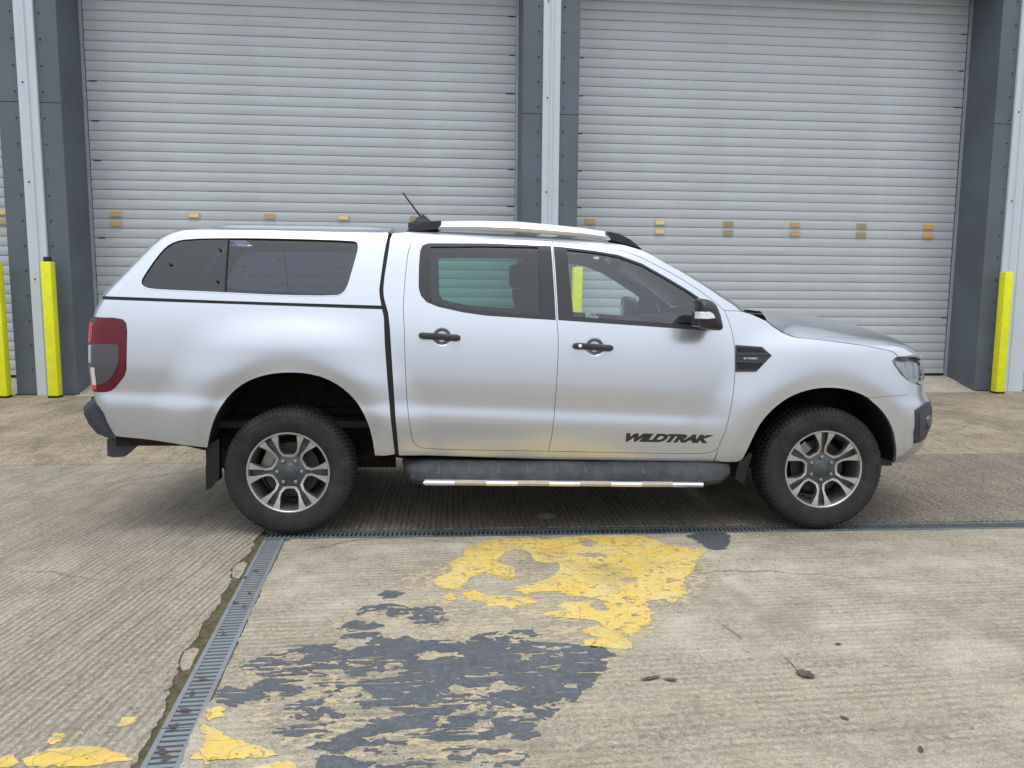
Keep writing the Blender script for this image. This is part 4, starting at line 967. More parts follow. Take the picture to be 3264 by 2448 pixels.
    for zz in (.83, .88, .93, .98):
        panel('grille_bar', [np.array([ul+.46, zz]), np.array([UC, zz+.004]), np.array([UC, zz+.026]), np.array([ul+.46, zz+.022])], MT['plastic'], gp, sg, off=.004, inset=0, flange=.02)
    # fog lamp bezel wrapping the bumper corner
    fg = [np.array(p) for p in ((3.775, .742), (3.86, .762), (3.97, .772), (4.07, .765), (4.09, .70), (4.06, .60), (3.98, .55), (3.86, .535), (3.80, .535), (3.772, .60))]
    fb = panel('fog_bezel', fg, MT['black_trim'], bp, sg, off=.006, inset=0, flange=.03)
    panel('fog_recess', [np.array(p) for p in ((3.81, .715), (3.90, .735), (4.03, .735), (4.05, .69), (4.02, .61), (3.93, .575), (3.83, .565), (3.81, .62))], MT['plastic'], fb, sg, off=.009, inset=0, flange=.004)
    q = S(3.93, .655); n_ = SN(3.93, .655); m = MB().tube([q+n_*.004, q+n_*.02, q+n_*.022], [.045, .042, .03], 16)
    if not near: m.v = [(x, -y, z) for x, y, z in m.v]
    m.build('fog_lamp', MT['lamp_grey'], fb, True)
    # bed side, tail lamp
    panel('bed_side', bed, MT['paint'], truck, sg)
    tl = panel('tail_light', lamp, MT['red'], truck, sg, off=.006, inset=.0005, flange=.03, ch=1)
    zz0, zz1 = zl0, zl1
    cl = U(rA, [(255, 998), (345, 1000), (362, 1012), (364, 1090), (350, 1150), (315, 1215), (280, 1245), (240, 1258), (225, 1230), (222, 1100), (215, 1010)][:8])
    zz = [p[1] for p in cl]
    clr = [np.array([ur(z, .93), z]) for z in np.linspace(min(zz)+.004, max(zz)-.002, 6)]+cl
    c1 = panel('clear_lens', clr, MT['lamp_grey'], tl, sg, off=.0085, inset=0, flange=.004, ch=1)
    zt = zz1
    panel('red_reflex', [np.array([ur(z, .95), z]) for z in (max(zz)+.01, zt-.03)]+[np.array([ur(z, .42), z]) for z in (zt-.03, max(zz)+.01)], MT['red_bright'], tl, sg, off=.0085, inset=0, flange=.003)
    panel('red_reflex', [np.array([ur(z, .95), z]) for z in (zz0+.012, zz0+.055)]+[np.array([ur(z, .30), z]) for z in (zz0+.05, zz0+.016)], MT['red_bright'], tl, sg, off=.0085, inset=0, flange=.003)
    for (za, zb_) in ((1.02, 1.12), (.895, .995)):
        panel('lamp_reflector', [np.array([ur(z, .62 if za > 1 else .48), z]) for z in (za, zb_)]+[np.array([ur(z, .44 if za > 1 else .28), z]) for z in (zb_, za)], MT['lamp_white'], c1, sg, off=.0105, inset=0, flange=.003)
    # canopy side
    cs = panel('canopy_side', can, MT['paint'], truck, sg, holes=[canwin])
    panel('window_trim', canwin, MT['chrome'], cs, sg, holes=[inset_poly(canwin, .007)], off=.003, inset=.0, flange=.012)
    panel('window_rubber', inset_poly(canwin, .006), MT['rubber'], cs, sg, holes=[inset_poly(canwin, .014)], off=-.002, inset=.0, flange=.01)
    xs1, xs0 = to_uz(rA(1058, 330))[0], to_uz(rA(1040, 665))[0]
    wq = inset_poly(canwin, .011)
    zmid = lambda z: xs0+(xs1-xs0)*(z-1.40)/.38
    lw = [p for p in wq if p[0] < zmid(p[1])]; rw = [p for p in wq if p[0] >= zmid(p[1])]
    def cutpoly(left):
        out = []
        n = len(wq)
        for i in range(n):
            a, c = wq[i], wq[(i+1) % n]; ia = (a[0] < zmid(a[1])) == left; ic = (c[0] < zmid(c[1])) == left
            if ia: out.append(a)
            if ia != ic:
                t = (zmid(a[1])-a[0])/((c[0]-a[0])-(zmid(c[1])-zmid(a[1]))); out.append(a+(c-a)*t)
        return out
    for lf in (True, False):
        panel('window_pane', cutpoly(lf), MT['glass_canopy'], cs, sg, off=-.006 if lf else -.010, inset=.002, flange=.004, res=.06)
    zb1, zb2 = 1.425, 1.745
    dv = [np.array([zmid(zb1)-.004, 1.406]), np.array([zmid(zb1)+.004, 1.406]), np.array([zmid(zb2)+.004, 1.762]), np.array([zmid(zb2)-.004, 1.762])]
    panel('window_divider', dv, MT['rubber'], cs, sg, off=-.001, inset=0, flange=.012)
    for px in ((690, 488), (1008, 395), (992, 597)):
        e = to_uz(rA(*px)); q = S(e[0], e[1]); n_ = SN(e[0], e[1]); m = MB().tube([q-n_*.008, q+n_*.006], .008, 10)
        if not near: m.v = [(x, -y, z) for x, y, z in m.v]
        m.build('hinge_bolt', MT['rubber'], cs)
    panel('canopy_lining', can, MT['canopy_lining'], cs, sg, holes=[inset_poly(canwin, .004)], off=-.022, inset=.006, flange=.004, res=.06)
    # rubber seals: canopy on bed, cab against bed and canopy
    sl = [np.array([ur(zs_t), zs_t+.004])]+[p+np.array([0, .006]) for p in seam_top]+[p-np.array([0, .006]) for p in seam_bot[::-1]]+[np.array([ur(zs_b), zs_b-.006])]
    panel('canopy_seal', sl, MT['rubber'], truck, sg, off=-.004, inset=0, flange=.02)
    clip = lambda L_: [np.array([p[0], min(p[1], 1.752)]) for p in L_]
    sp = [p+np.array([-.012, 0]) for p in clip(Lcan)]+[p+np.array([-.012, 0]) for p in Lbed]+[p+np.array([.008, 0]) for p in clip(Lcab[::-1][:-1])]
    panel('cab_seal', sp, MT['rubber'], truck, sg, off=-.012, inset=0, flange=.03)
    # lettering low on the front door
    if True:
        a, c = to_uz(rE(1596, 618)), to_uz(rE(2160, 632))
        text_on_body('WILDTRAK', 'door_lettering', a, c, .052, MT['decal'], fd, sg, shear=.45, bold=.065)
    # wheel arch edges and liners
    for arch, (xa, za, R), nm in ((rarch, ARCH[0], 'r'), (farch+farch2[1:], ARCH[1], 'f')):
        v_ = []; f_ = []
        AR = resample(chaikin(arch, 1, False), .05, False); inner = []
        for p in AR:
            q = S(p[0], p[1]); n_ = 6
            for j in range(n_):
                t = j/(n_-1); y = q[1]+t*(-.40-q[1])
                k = 1+.035*min(1, t*5)
                v_.append((xa+(q[0]-xa)*k if t > 0 else q[0], y+.004, za+(q[2]-za)*k if t > 0 else q[2]))
        for i in range(len(AR)-1):
            for j in range(n_-1): a = i*n_+j; f_.append((a, a+1, a+n_+1, a+n_))
        k0 = len(v_)
        if not near: v_ = [(x, -y, z) for x, y, z in v_]
        lo_ = mesh_obj('wheel_arch_liner', v_, f_, MT['liner'], truck, True)
        m = MB(); m.box(xa-.56, xa+.56, -.42, -.405, .30, za+.58)
        if not near: m.v = [(x, -y, z) for x, y, z in m.v]
        m.build('inner_wing', MT['liner'], truck)
    # interior face behind bed side (double skin)
    m = MB(); m.box(-1.02, .52, -.74, -.72, .95, 1.36); m.box(-1.02, -.52, -.78, -.76, .52, .96)
    if not near: m.v = [(x, -y, z) for x, y, z in m.v]
    m.build('bed_inner_wall', MT['under'], truck)
build_side(-1); build_side(1)

# ---- roof, windscreen, bonnet, canopy roof, tailgate
redge = [P3(p) for p in chaikin(roofed, 1, False)]+[P3(Lcab[0])]
def roof_fn(p, s):
    y = p[1]*(1-2*s); k = abs(1-2*s); e = 1-k**3.2
    lead = smooth01(1.85, 2.1, p[0])
    return (p[0]+.075*lead*(1-k**2), y, p[2]+(.034-.006*lead)*e)
sect_loft('roof', redge, roof_fn, MT['paint'], 30)
pedge = [P3(p) for p in chaikin([roofed[0]]+pillar[::-1], 1, False)]
pedge = [P3(roofed[0])]+[q for q in pedge]
def ws_fn(off):
    def f(p, s):
        y = p[1]*(1-2*s); k = abs(1-2*s); b = .075+.13*smooth01(2.0, 2.7, p[0])
        return (p[0]+b*(1-k**2.3)+off, y, p[2]+.028*(1-k**2.5)*(1-smooth01(2.0, 2.7, p[0]))+off*.6)
    return f
sect_loft('windscreen', pedge, ws_fn(-.004), MT['glass'], 24)
hl_pts = [P3(p) for p in chaikin(hoodl[::-1], 1, False)]
hl_pts.append(P3(np.array([ul-.02, 1.062])))
hx0, hx1 = hl_pts[0][0], hl_pts[-1][0]
CX_ = [2.90, 3.17, 3.36, 3.60, 3.74, 3.86, 3.94, 3.985, 4.0]; CZ_ = [1.335, 1.325, 1.305, 1.262, 1.222, 1.178, 1.130, 1.08, 1.04]
def hood_fn(p, s):
    a = abs(1-2*s); t = (p[0]-hx0)/(hx1-hx0); t = min(max(t, 0), 1)
    xc = 2.97+t**1.05*(4.0-2.97); zc_ = np.interp(xc, CX_, CZ_)
    m = 1-a
    g = (1-a**2.6)**(1/2.6); gr = 1-a**2
    x = p[0]+(xc-p[0])*(g*t**1.5+gr*(1-t**1.5))
    z = p[2]+(zc_-p[2])*(1-a**3.0)+.010*math.exp(-((a-.62)/.10)**2)*(1-t)*1.0
    return (x, p[1]*(1-2*s), z)
E_h = []
for i in range(len(hl_pts)-1):
    for j in range(3): E_h.append(hl_pts[i]+(hl_pts[i+1]-hl_pts[i])*j/3)
E_h.append(hl_pts[-1])
hood = sect_loft('bonnet', [p+np.array([.004, 0, .001]) for p in E_h], hood_fn, MT['paint'], 40)
# cowl panel with wipers between bonnet and windscreen
cwl = [P3(p) for p in [pillar[0]]+cowl[::-1][1:]+[hoodl[-1]]]
def cowl_fn(p, s):
    a = abs(1-2*s); return (p[0]+.12*(1-a**2), p[1]*(1-2*s)*.995, p[2]-.006+.03*(1-a**2))
cw = sect_loft('cowl', [p-np.array([.0, 0, .004]) for p in cwl]+[cwl[-1]+np.array([.06, .0, -.06])], cowl_fn, MT['black_trim'], 20)
MB().tube([(2.80, -.62, 1.318), (2.86, -.2, 1.352), (2.84, .25, 1.36)], [.010, .009, .006], 8).build('wiper', MT['rubber'], truck)
MB().tube([(2.83, -.05, 1.352), (2.85, .3, 1.36), (2.80, .62, 1.33)], [.010, .009, .006], 8).build('wiper', MT['rubber'], truck)
# canopy roof and rear
cre = [P3((x, ztop_can)) for x in np.concatenate([[Lcan[0][0]-.004], np.linspace(.5, -.56, 22)])]
def can_fn(p, s):
    a = abs(1-2*s); e = 1-a**3.5; front = 1-.75*smooth01(.40, .58, p[0]); back = smooth01(-.66, -.40, p[0])
    pod = .034*smooth01(.25, .38, 1-a)*back
    return (p[0], p[1]*(1-2*s), p[2]+.028*e+pod*(.6+.4*front))
sect_loft('canopy_roof', [cre[0]-np.array([-.001, 0, .07])]+cre, can_fn, MT['paint'], 44)
sect_loft('canopy_ceiling', [p+np.array([0, .03, -.02]) for p in cre], can_fn, MT['canopy_lining'], 20)
rear_e = [S(ur(z), z) for z in np.linspace(ztop_can, zs_t, 14)]
cb_ = sect_loft('canopy_back', rear_e, lambda p, s: (p[0]-.03*(1-abs(1-2*s)**2), p[1]*(1-2*s), p[2]+.015*(1-abs(1-2*s)**2)), MT['paint'], 16)
sect_loft('canopy_back_lining', [p+np.array([.03, .03, 0]) for p in rear_e if not 1.44 < p[2] < 1.72 or True][9:], lambda p, s: (p[0], p[1]*(1-2*s), p[2]), MT['canopy_lining'], 6)
rw_ = [p for p in rear_e if 1.44 < p[2] < 1.72]
sect_loft('canopy_rear_window', rw_, lambda p, s: (p[0]-.03*(1-abs(1-2*s)**2)-.006, p[1]*(.85-1.7*s), p[2]+.015*(1-abs(1-2*s)**2)), MT['glass_canopy'], 16, cb_)
# canopy front bulkhead, cab back with window
cf = [P3(p) for p in Lcan]
sect_loft('canopy_front', [np.array([p[0]-.012, p[1]+.004, p[2]]) for p in cf], lambda p, s: (p[0], p[1]*(1-2*s), p[2]), MT['under'], 8)
cbk = [P3(p) for p in Lcab]
sect_loft('cab_back', [np.array([p[0]+.012, p[1]+.01, p[2]]) for p in cbk if p[2] < 1.33], lambda p, s: (p[0], p[1]*(1-2*s), p[2]), MT['paint'], 8)
sect_loft('cab_rear_window', [np.array([p[0]+.012, p[1]+.01, p[2]]) for p in cbk if p[2] > 1.29], lambda p, s: (p[0], p[1]*(1-2*s), p[2]), MT['glass_green'], 8)
tgz = np.linspace(.72, zs_b-.01, 14)
tg = sect_loft('tailgate', [S(ur(z), z)+np.array([0, .004, 0]) for z in tgz], lambda p, s: (p[0]-.018*(1-abs(1-2*s)**4)-.004, p[1]*(1-2*s), p[2]), MT['paint'], 20)
MB().box(-1.185, -1.135, -.12, .12, 1.13, 1.20, .012).build('tailgate_handle', MT['black_trim'], tg)
# ---- rear bumper and tow bracket
rb_poly = [on_y(rD(*a), -.82) for a in [(120, 402), (150, 368), (195, 335), (222, 350), (226, 392), (262, 440), (298, 515), (335, 582), (290, 600), (205, 565), (155, 505), (125, 445)]]
m = MB(); rings = []
for y, k, dx in ((-.865, .90, .05), (-.84, .97, .018), (-.80, 1, 0), (-.45, 1.0, -.035), (0, 1, -.05), (.45, 1, -.035), (.80, 1, 0), (.84, .97, .018), (.865, .90, .05)):
    c = np.mean(rb_poly, 0); rings.append([((c[0]+(p[0]-c[0])*k)+dx, y, c[1]+(p[1]-c[1])*k) for p in rb_poly])
m.loft(rings); rbm = m.build('rear_bumper', MT['bumper'], truck, True, 40)
MB().box(-1.225, -1.06, -.62, .62, .765, .792, .006).build('bumper_step', MT['rubber'], rbm)
tp = [on_y(rD(*a), -.70) for a in [(292, 600), (430, 590), (525, 608), (470, 650), (398, 712), (330, 716), (296, 706)]]
MB().prism(tp, -.72, -.66).build('bumper_bracket', MT['plastic'], truck); MB().prism(tp, .66, .72).build('bumper_bracket', MT['plastic'], truck)
# ---- side steps
def side_step(sg):
    rings = []
    prof = [(-.74, .445), (-.885, .446), (-.955, .418), (-.988, .378), (-.996, .345), (-.982, .318), (-.90, .322), (-.76, .375)]
    st = [(.655, .10, .045), (.675, .55, .02), (.72, .85, .0), (.80, 1.0, 0), (1.6, 1.0, -.012), (2.46, 1.0, -.02), (2.56, .94, -.012), (2.63, .70, .005), (2.655, .2, .03)]
    for x, k, dz in st: rings.append([(x, -.74+(y+.74)*k, .42+(z-.42)*max(k, .35)+dz*.5) for y, z in prof])
    m = MB(); m.loft(rings)
    if sg > 0: m.v = [(x, -y, z) for x, y, z in m.v]
    o = m.build('side_step', MT['step'], truck, True, 30)
    # tread ribs and trim inserts on the outer edge
    for i in range(10):
        x = .86+i*.172; r = MB(); dz = -.006*(x-.8)/.8
        r.add([(x, -.90, .4435+dz), (x+.012, -.90, .4435+dz), (x+.030, -.958, .4205+dz), (x+.016, -.958, .4205+dz), (x+.018, -.986, .388+dz), (x+.032, -.986, .388+dz)], [(0, 1, 2, 3), (3, 2, 5, 4)])
        if sg > 0: r.v = [(a, -b, c) for a, b, c in r.v]
        r.build('tread_rib', MT['plastic'], o)
    n = 9; xa, xb = .79, 2.44
    for i in range(n):
        a, b = xa+(xb-xa)*i/n, xa+(xb-xa)*(i+1)/n; z0 = .345-.0155*(a-.79)
        r = MB()
        if i % 2 == 0:
            pr = [(-.985, z0+.016), (-1.0065, z0+.008), (-1.013, z0-.004), (-1.006, z0-.018), (-.985, z0-.022)]
            ov = .018
        else:
            pr = [(-.985, z0+.014), (-1.004, z0+.010), (-1.009, z0-.004), (-1.003, z0-.018), (-.985, z0-.022)]
            ov = -.018
        r.loft([[(a-ov*(0 if i == 0 else 1)*(.3 if k < 2 else 1)*0+(.012 if i == 0 and k != 2 else 0), y, z) for k, (y, z) in enumerate(pr)], [(b, y, z-.0155*(b-a)) for y, z in pr]])
        if sg > 0: r.v = [(p, -q, c) for p, q, c in r.v]
        r.build('step_trim', MT['rail'] if i % 2 == 0 else MT['steel_tan_reflect'], o, True)
MT['steel_tan_reflect'] = pmat('steel_ground_reflection', (.50, .44, .37), .55, .5, var=.1, vscale=20)  # steel trim with the tan ground reflection put into its base colour
side_step(-1); side_step(1)
# ---- mud flaps
for sg in (-1, 1):
    for poly_px, r_, ya, yb in (([(928, 640), (1002, 600), (1003, 830), (993, 870), (950, 918), (918, 932), (915, 800)], rD, -.90, -.64), ([(385, 752), (455, 690), (470, 700), (440, 800), (418, 892), (400, 880), (360, 858), (372, 800)], rF, -.92, -.66)):
        P = [on_y(r_(*a), ya) for a in poly_px]; c = np.mean(P, 0)
        m = MB()
        if sg < 0: m.prism(P, ya, ya+.010)
        else: m.prism(P, -ya, -ya-.010)
        xm = min(p[0] for p in P) if r_ is rD else c[0]-.02
        z0, z1 = min(p[1] for p in P)+.005, max(p[1] for p in P)
        y0, y1 = (ya+.0102, yb) if sg < 0 else (-yb, -ya-.0102)
        m.box(xm+.004, xm+.016, y0, y1, z0+.01, z1)
        m.build('mud_flap', MT['rubber'], truck)
# ---- mirrors
MT['mirror_glass'] = pmat('mirror_glass', (.16, .17, .18), .05, 1)
def mirror(sg):
    m = MB(); rings = []
    o3 = [on_y(rC(*a), -1.06) for a in [(122, 703), (200, 714), (240, 752), (272, 860), (281, 914), (208, 912), (112, 895), (110, 800), (114, 735)]]
    P = chaikin(o3, 2); c = P.mean(0)
    for y, k, dx in ((-.915, .55, .02), (-.93, .80, .012), (-.96, .93, .006), (-1.03, 1.0, 0), (-1.08, .98, -.002), (-1.12, .90, -.006), (-1.145, .72, -.012), (-1.155, .40, -.02)):
        rings.append([(c[0]+(p[0]-c[0])*k+dx, y, c[1]+(p[1]-c[1])*k) for p in P])
    m.loft(rings); 
    if sg > 0: m.v = [(a, -b, q) for a, b, q in m.v]
    o = m.build('door_mirror', MT['black_trim'], truck, True, 60)
    ip = [on_y(rC(*a), -1.12) for a in [(122, 792), (185, 787), (212, 802), (226, 834), (170, 840), (120, 836)]]
    q = MB(); ic = np.mean(ip, 0); q.loft([[(p[0], -1.06, p[1]) for p in ip], [(p[0], -1.150, p[1]) for p in ip], [((p[0]-ic[0])*.86+ic[0], -1.160, (p[1]-ic[1])*.8+ic[1]) for p in ip]])
    if sg > 0: q.v = [(a, -b, z) for a, b, z in q.v]
    q.build('indicator_lens', MT['white_lens'], o, True, 50)
    a = MB().tube([(2.50, -.84, 1.285), (2.50, -.90, 1.288), (2.49, -.96, 1.300)], [.045, .040, .034], 12)
    if sg > 0: a.v = [(p, -b, z) for p, b, z in a.v]
    a.build('mirror_arm', MT['black_trim'], o, True)
    gx = min(p[0] for p in P)
    g = MB(); g.box(gx+.001, gx+.02, -1.105, -.965, c[1]-.07, c[1]+.06, .006)
    if sg > 0: g.v = [(p, -b, z) for p, b, z in g.v]
    g.build('mirror_glass', MT['mirror_glass'], o)
mirror(-1); mirror(1)
# ---- roof rails, antenna
def rail(sg):
    top = [on_y(rB(*a), -.60) for a in [(405, 212), (600, 208), (900, 214), (1150, 236), (1320, 254), (1470, 277)]]
    bot = [on_y(rB(*a), -.60) for a in [(388, 266), (600, 268), (900, 279), (1150, 298), (1330, 312), (1498, 336)]]
    top, bot = [resample(q, .06, False) for q in (top, bot)]
    n = min(len(top), len(bot)); top = [top[int(round(i*(len(top)-1)/(n-1)))] for i in range(n)]; bot = [bot[int(round(i*(len(bot)-1)/(n-1)))] for i in range(n)]
    rings = []
    for t, b in zip(top, bot):
        h = t[1]-b[1]
        rings.append([(b[0], -.628, b[1]), (b[0]*.6+t[0]*.4, -.640, b[1]+.35*h), (t[0], -.622, t[1]-.22*h), (t[0], -.600, t[1]), (t[0], -.572, t[1]), (b[0], -.560, b[1])])
    m = MB(); m.loft(rings)
    if sg > 0: m.v = [(a, -b, c) for a, b, c in m.v]
    o = m.build('roof_rail', MT['rail'], truck, True, 25)
    for px in ([(190, 282), (240, 240), (300, 216), (416, 210), (420, 238), (392, 268), (300, 276)], [(1465, 276), (1545, 292), (1625, 332), (1695, 392), (1600, 366), (1496, 338)]):
        P = [on_y(rB(*a), -.60) for a in px]; q = MB(); c = np.mean(P, 0)
        q.loft([[(c[0]+(p[0]-c[0])*k, y, c[1]+(p[1]-c[1])*k-(.012 if y > -.6 else 0)) for p in P] for y, k in ((-.642, .90), (-.630, 1.0), (-.575, 1.0), (-.560, .93))])
        if sg > 0: q.v = [(a, -b, z) for a, b, z in q.v]
        q.build('rail_end', MT['black_trim'], o, True, 40)
rail(-1); rail(1)
an = [on_y(rB(*a), -.0) for a in [(232, 222), (262, 190), (300, 168), (345, 206), (360, 230)]]
m = MB(); c = np.mean(an, 0)
m.loft([[(c[0]+(p[0]-c[0])*k, y, c[1]+(p[1]-c[1])*k) for p in an] for y, k in ((-.03, .75), (-.02, 1), (.02, 1), (.03, .75))]); ab = m.build('antenna', MT['black_trim'], truck, True, 50)
a0, a1 = on_y(rB(285, 185), 0), on_y(rB(168, 28), 0)
MB().tube([(a0[0], 0, a0[1]), ((a0[0]+a1[0])/2, 0, (a0[1]+a1[1])/2), (a1[0], 0, a1[1])], [.0065, .0055, .0045], 8).build('antenna_mast', MT['rubber'], ab)
m = MB(); m.box(c[0]-.10, c[0]+.12, -.05, .05, 1.80, c[1]-.02, .01); m.build('antenna_base', MT['black_trim'], ab)

# ---- wheels
def make_wheel(loc, rot, sg, name='wheel'):
    """axis along y, outer face towards -y"""
    def lathe(prof, n=72, close=False):
        m = MB(); rings = []
        for a in np.linspace(0, 2*math.pi, n, endpoint=False): rings.append([(r*math.cos(a), y, r*math.sin(a)) for y, r in prof])
        rings.append(rings[0]); m.loft(rings, closed=False, cap=False); return m
    barrel = [(-.105, .238), (-.118, .240), (-.120, .236), (-.112, .226), (-.080, .218), (.0, .205), (.08, .215), (.115, .238)]
    root = lathe(barrel).build(name, MT['alloy_dark'], truck, True, 40)
    # tyre with shoulder lugs and tread blocks
    tp = [(-.108, .236), (-.120, .246), (-.131, .275), (-.1365, .305), (-.137, .325), (-.132, .350), (-.122, .366), (-.108, .378), (-.085, .3835), (0, .386), (.085, .3835), (.108, .378), (.122, .366), (.136, .32), (.130, .275), (.112, .238)]
    tp = [(y, .238+(r-.238)*.91) for y, r in tp]
    ty = lathe(tp, 96).build('tyre', MT['tyre'], root, True, 50)
    m = MB(); nb = 84
    for i in range(nb):
        a0_, a1_ = 2*math.pi*i/nb, 2*math.pi*(i+.62)/nb
        for (y0, y1, r0, r1, ph) in ((-.122, -.090, .366, .3885, 0), (-.085, -.034, .382, .3905, .5), (-.028, .028, .383, .3910, .2), (.034, .085, .382, .3905, .7), (.090, .122, .366, .3885, .3)):
            d = 2*math.pi*ph/nb; v = []; r0 = .238+(r0-.238)*.905; r1 = .238+(r1-.238)*.915
            for a in (a0_+d, a1_+d):
                e = .0; rr0 = r0
                v += [(rr0*math.cos(a), y0, rr0*math.sin(a)), ((r1-(.010 if y0 < -.12 else 0))*math.cos(a), y0+.006, (r1-(.010 if y0 < -.12 else 0))*math.sin(a)), ((r1-(.010 if y1 > .12 else 0))*math.cos(a), y1-.006, (r1-(.010 if y1 > .12 else 0))*math.sin(a)), (rr0*math.cos(a), y1, rr0*math.sin(a))]
            m.add(v, [(0, 1, 2, 3), (7, 6, 5, 4), (1, 5, 6, 2), (0, 4, 5, 1), (2, 6, 7, 3)])
    o = m.build('tread_blocks', MT['tyre'], ty); o['kind'] = 'stuff'
    for rr_, ww in ((.260, .0022), (.336, .0025)):
        pr = [(-.0, 0)]
        lathe([(np.interp(rr_, [.236, .245, .272, .299, .317, .340], [-.108, -.120, -.131, -.1365, -.137, -.132])+.001, rr_-.003), (np.interp(rr_, [.236, .245, .272, .299, .317, .340], [-.108, -.120, -.131, -.1365, -.137, -.132])-ww, rr_), (np.interp(rr_, [.236, .245, .272, .299, .317, .340], [-.108, -.120, -.131, -.1365, -.137, -.132])+.001, rr_+.003)]).build('sidewall_rib', MT['tyre'], ty, True)
    lathe([(-.118, .230), (-.1225, .234), (-.1225, .2405), (-.116, .243)]).build('rim_lip', MT['alloy'], root, True)
    # dark spoke body: disc with six windows
    win = [(-.0, .098), (.026, .100), (.046, .124), (.053, .150), (.055, .232)]
    wpoly = [(h, v) for h, v in win]+[(-h, v) for h, v in win[::-1][:-1]]
    # outer silhouette of one sixth: slot between neighbouring arms
    N6 = 6
    for k in range(N6):
        th = 2*math.pi*k/6+rot
        def tr(h, v, y):
            a = th; return (v*math.cos(a)-h*math.sin(a), y, v*math.sin(a)+h*math.cos(a))
        # machined U: inner edge / outer edge strips
        inn = [(.054, .231), (.0545, .19), (.0535, .150), (.047, .126), (.027, .1035), (0, .101)]
        out = [(.099, .213), (.080, .178), (.066, .146), (.058, .118), (.036, .0905), (0, .088)]
        ring_i = inn+[(-h, v) for h, v in inn[::-1][1:]]; ring_o = out+[(-h, v) for h, v in out[::-1][1:]]
        m = MB(); n = len(ring_i)
        v_ = []
        for i in range(n):
            (hi, vi), (ho, vo) = ring_i[i], ring_o[i]
            rad = math.hypot((hi+ho)/2, (vi+vo)/2); yf = -.098-.010*math.cos(min(1, rad/.24)*math.pi*.5)-(.0 if rad < .2 else .006)
            yf = -.112+.030*((.24-rad)/.15) if rad < .24 else -.112
            yf = np.interp(rad, [.09, .13, .18, .235], [-.082, -.096, -.110, -.116])
            v_ += [tr(hi, vi, yf), tr(ho, vo, yf+.001), tr(hi*.97, vi, yf+.035), tr(ho*1.02, vo, yf+.04)]
        f_ = []
        for i in range(n-1):
            a = 4*i; b = 4*(i+1)
            f_ += [(a, a+1, b+1, b)]
        m.add(v_, f_); m.build('machined_spoke', MT['alloy'], root)
        m = MB(); f2 = []
        for i in range(n-1):
            a = 4*i; b = 4*(i+1); f2 += [(a, b, b+2, a+2), (a+1, a+3, b+3, b+1), (a+2, b+2, b+3, a+3)]
        f2 += [(0, 2, 3, 1), (4*(n-1), 4*(n-1)+1, 4*(n-1)+3, 4*(n-1)+2)]
        m.add(v_, f2); m.build('spoke_flank', MT['alloy_dark'], root)
        # dark web in the slot between neighbouring arms, recessed
        a2 = th+math.pi/6; ca, sa = math.cos(a2), math.sin(a2)
        w_ = [(-.010, .085), (-.016, .12), (-.020, .165), (-.032, .228), (.032, .228), (.020, .165), (.016, .12), (.010, .085)]
        def t2(h, v, y): return (v*ca-h*sa, y, v*sa+h*ca)
        ydep = [-.076, -.084, -.084, -.080, -.080, -.084, -.084, -.076]
        m = MB(); m.loft([[t2(h, v, y) for (h, v), y in zip(w_, ydep)], [t2(h, v, y+.03) for (h, v), y in zip(w_, ydep)]]); m.build('spoke_web', MT['alloy_dark'], root)
        # wheel nut at the foot of each pair
        m = MB(); p = t2(0, .0715, 0)
        m.tube([(p[0], -.060, p[2]), (p[0], -.094, p[2]), (p[0], -.097, p[2])], [.0115, .0115, .007], 6); m.build('wheel_nut', MT['steel'], root)
    lathe([(-.060, .108), (-.074, .104), (-.082, .092), (-.082, .060), (-.088, .046), (-.094, .040), (-.096, .0)], 48).build('hub', MT['alloy_dark'], root, True, 40)
    lathe([(-.0955, .034), (-.098, .030), (-.099, .0)], 32).build('centre_cap', MT['alloy_dark'], root, True)
    lathe([(-.02, .07), (-.02, .165), (.006, .165), (.006, .07)], 48).build('brake_disc', MT['brake'], root, True, 30)
    m = MB(); a = 2.4 if loc[0] > 1 else 2.75
    m.box(.105, .178, -.045, .03, -.06, .06, .01); cal = m.build('brake_caliper', MT['steel'], root); cal.rotation_euler = (0, -a, 0)
    lathe([(.03, .0), (.03, .195), (.06, .195), (.06, 0)], 40).build('brake_shield', MT['under'], root)
    root.location = loc
    if sg > 0: root.rotation_euler = (0, 0, math.pi)
    return root
Rl = .386
HUBZ = .369
for (x, rot) in ((0.0, math.pi/2), (3.22, math.pi/2+math.pi/6)):
    for sg in (-1, 1): make_wheel((x, sg*.772, HUBZ+.008), rot+(0 if sg < 0 else .4), sg)
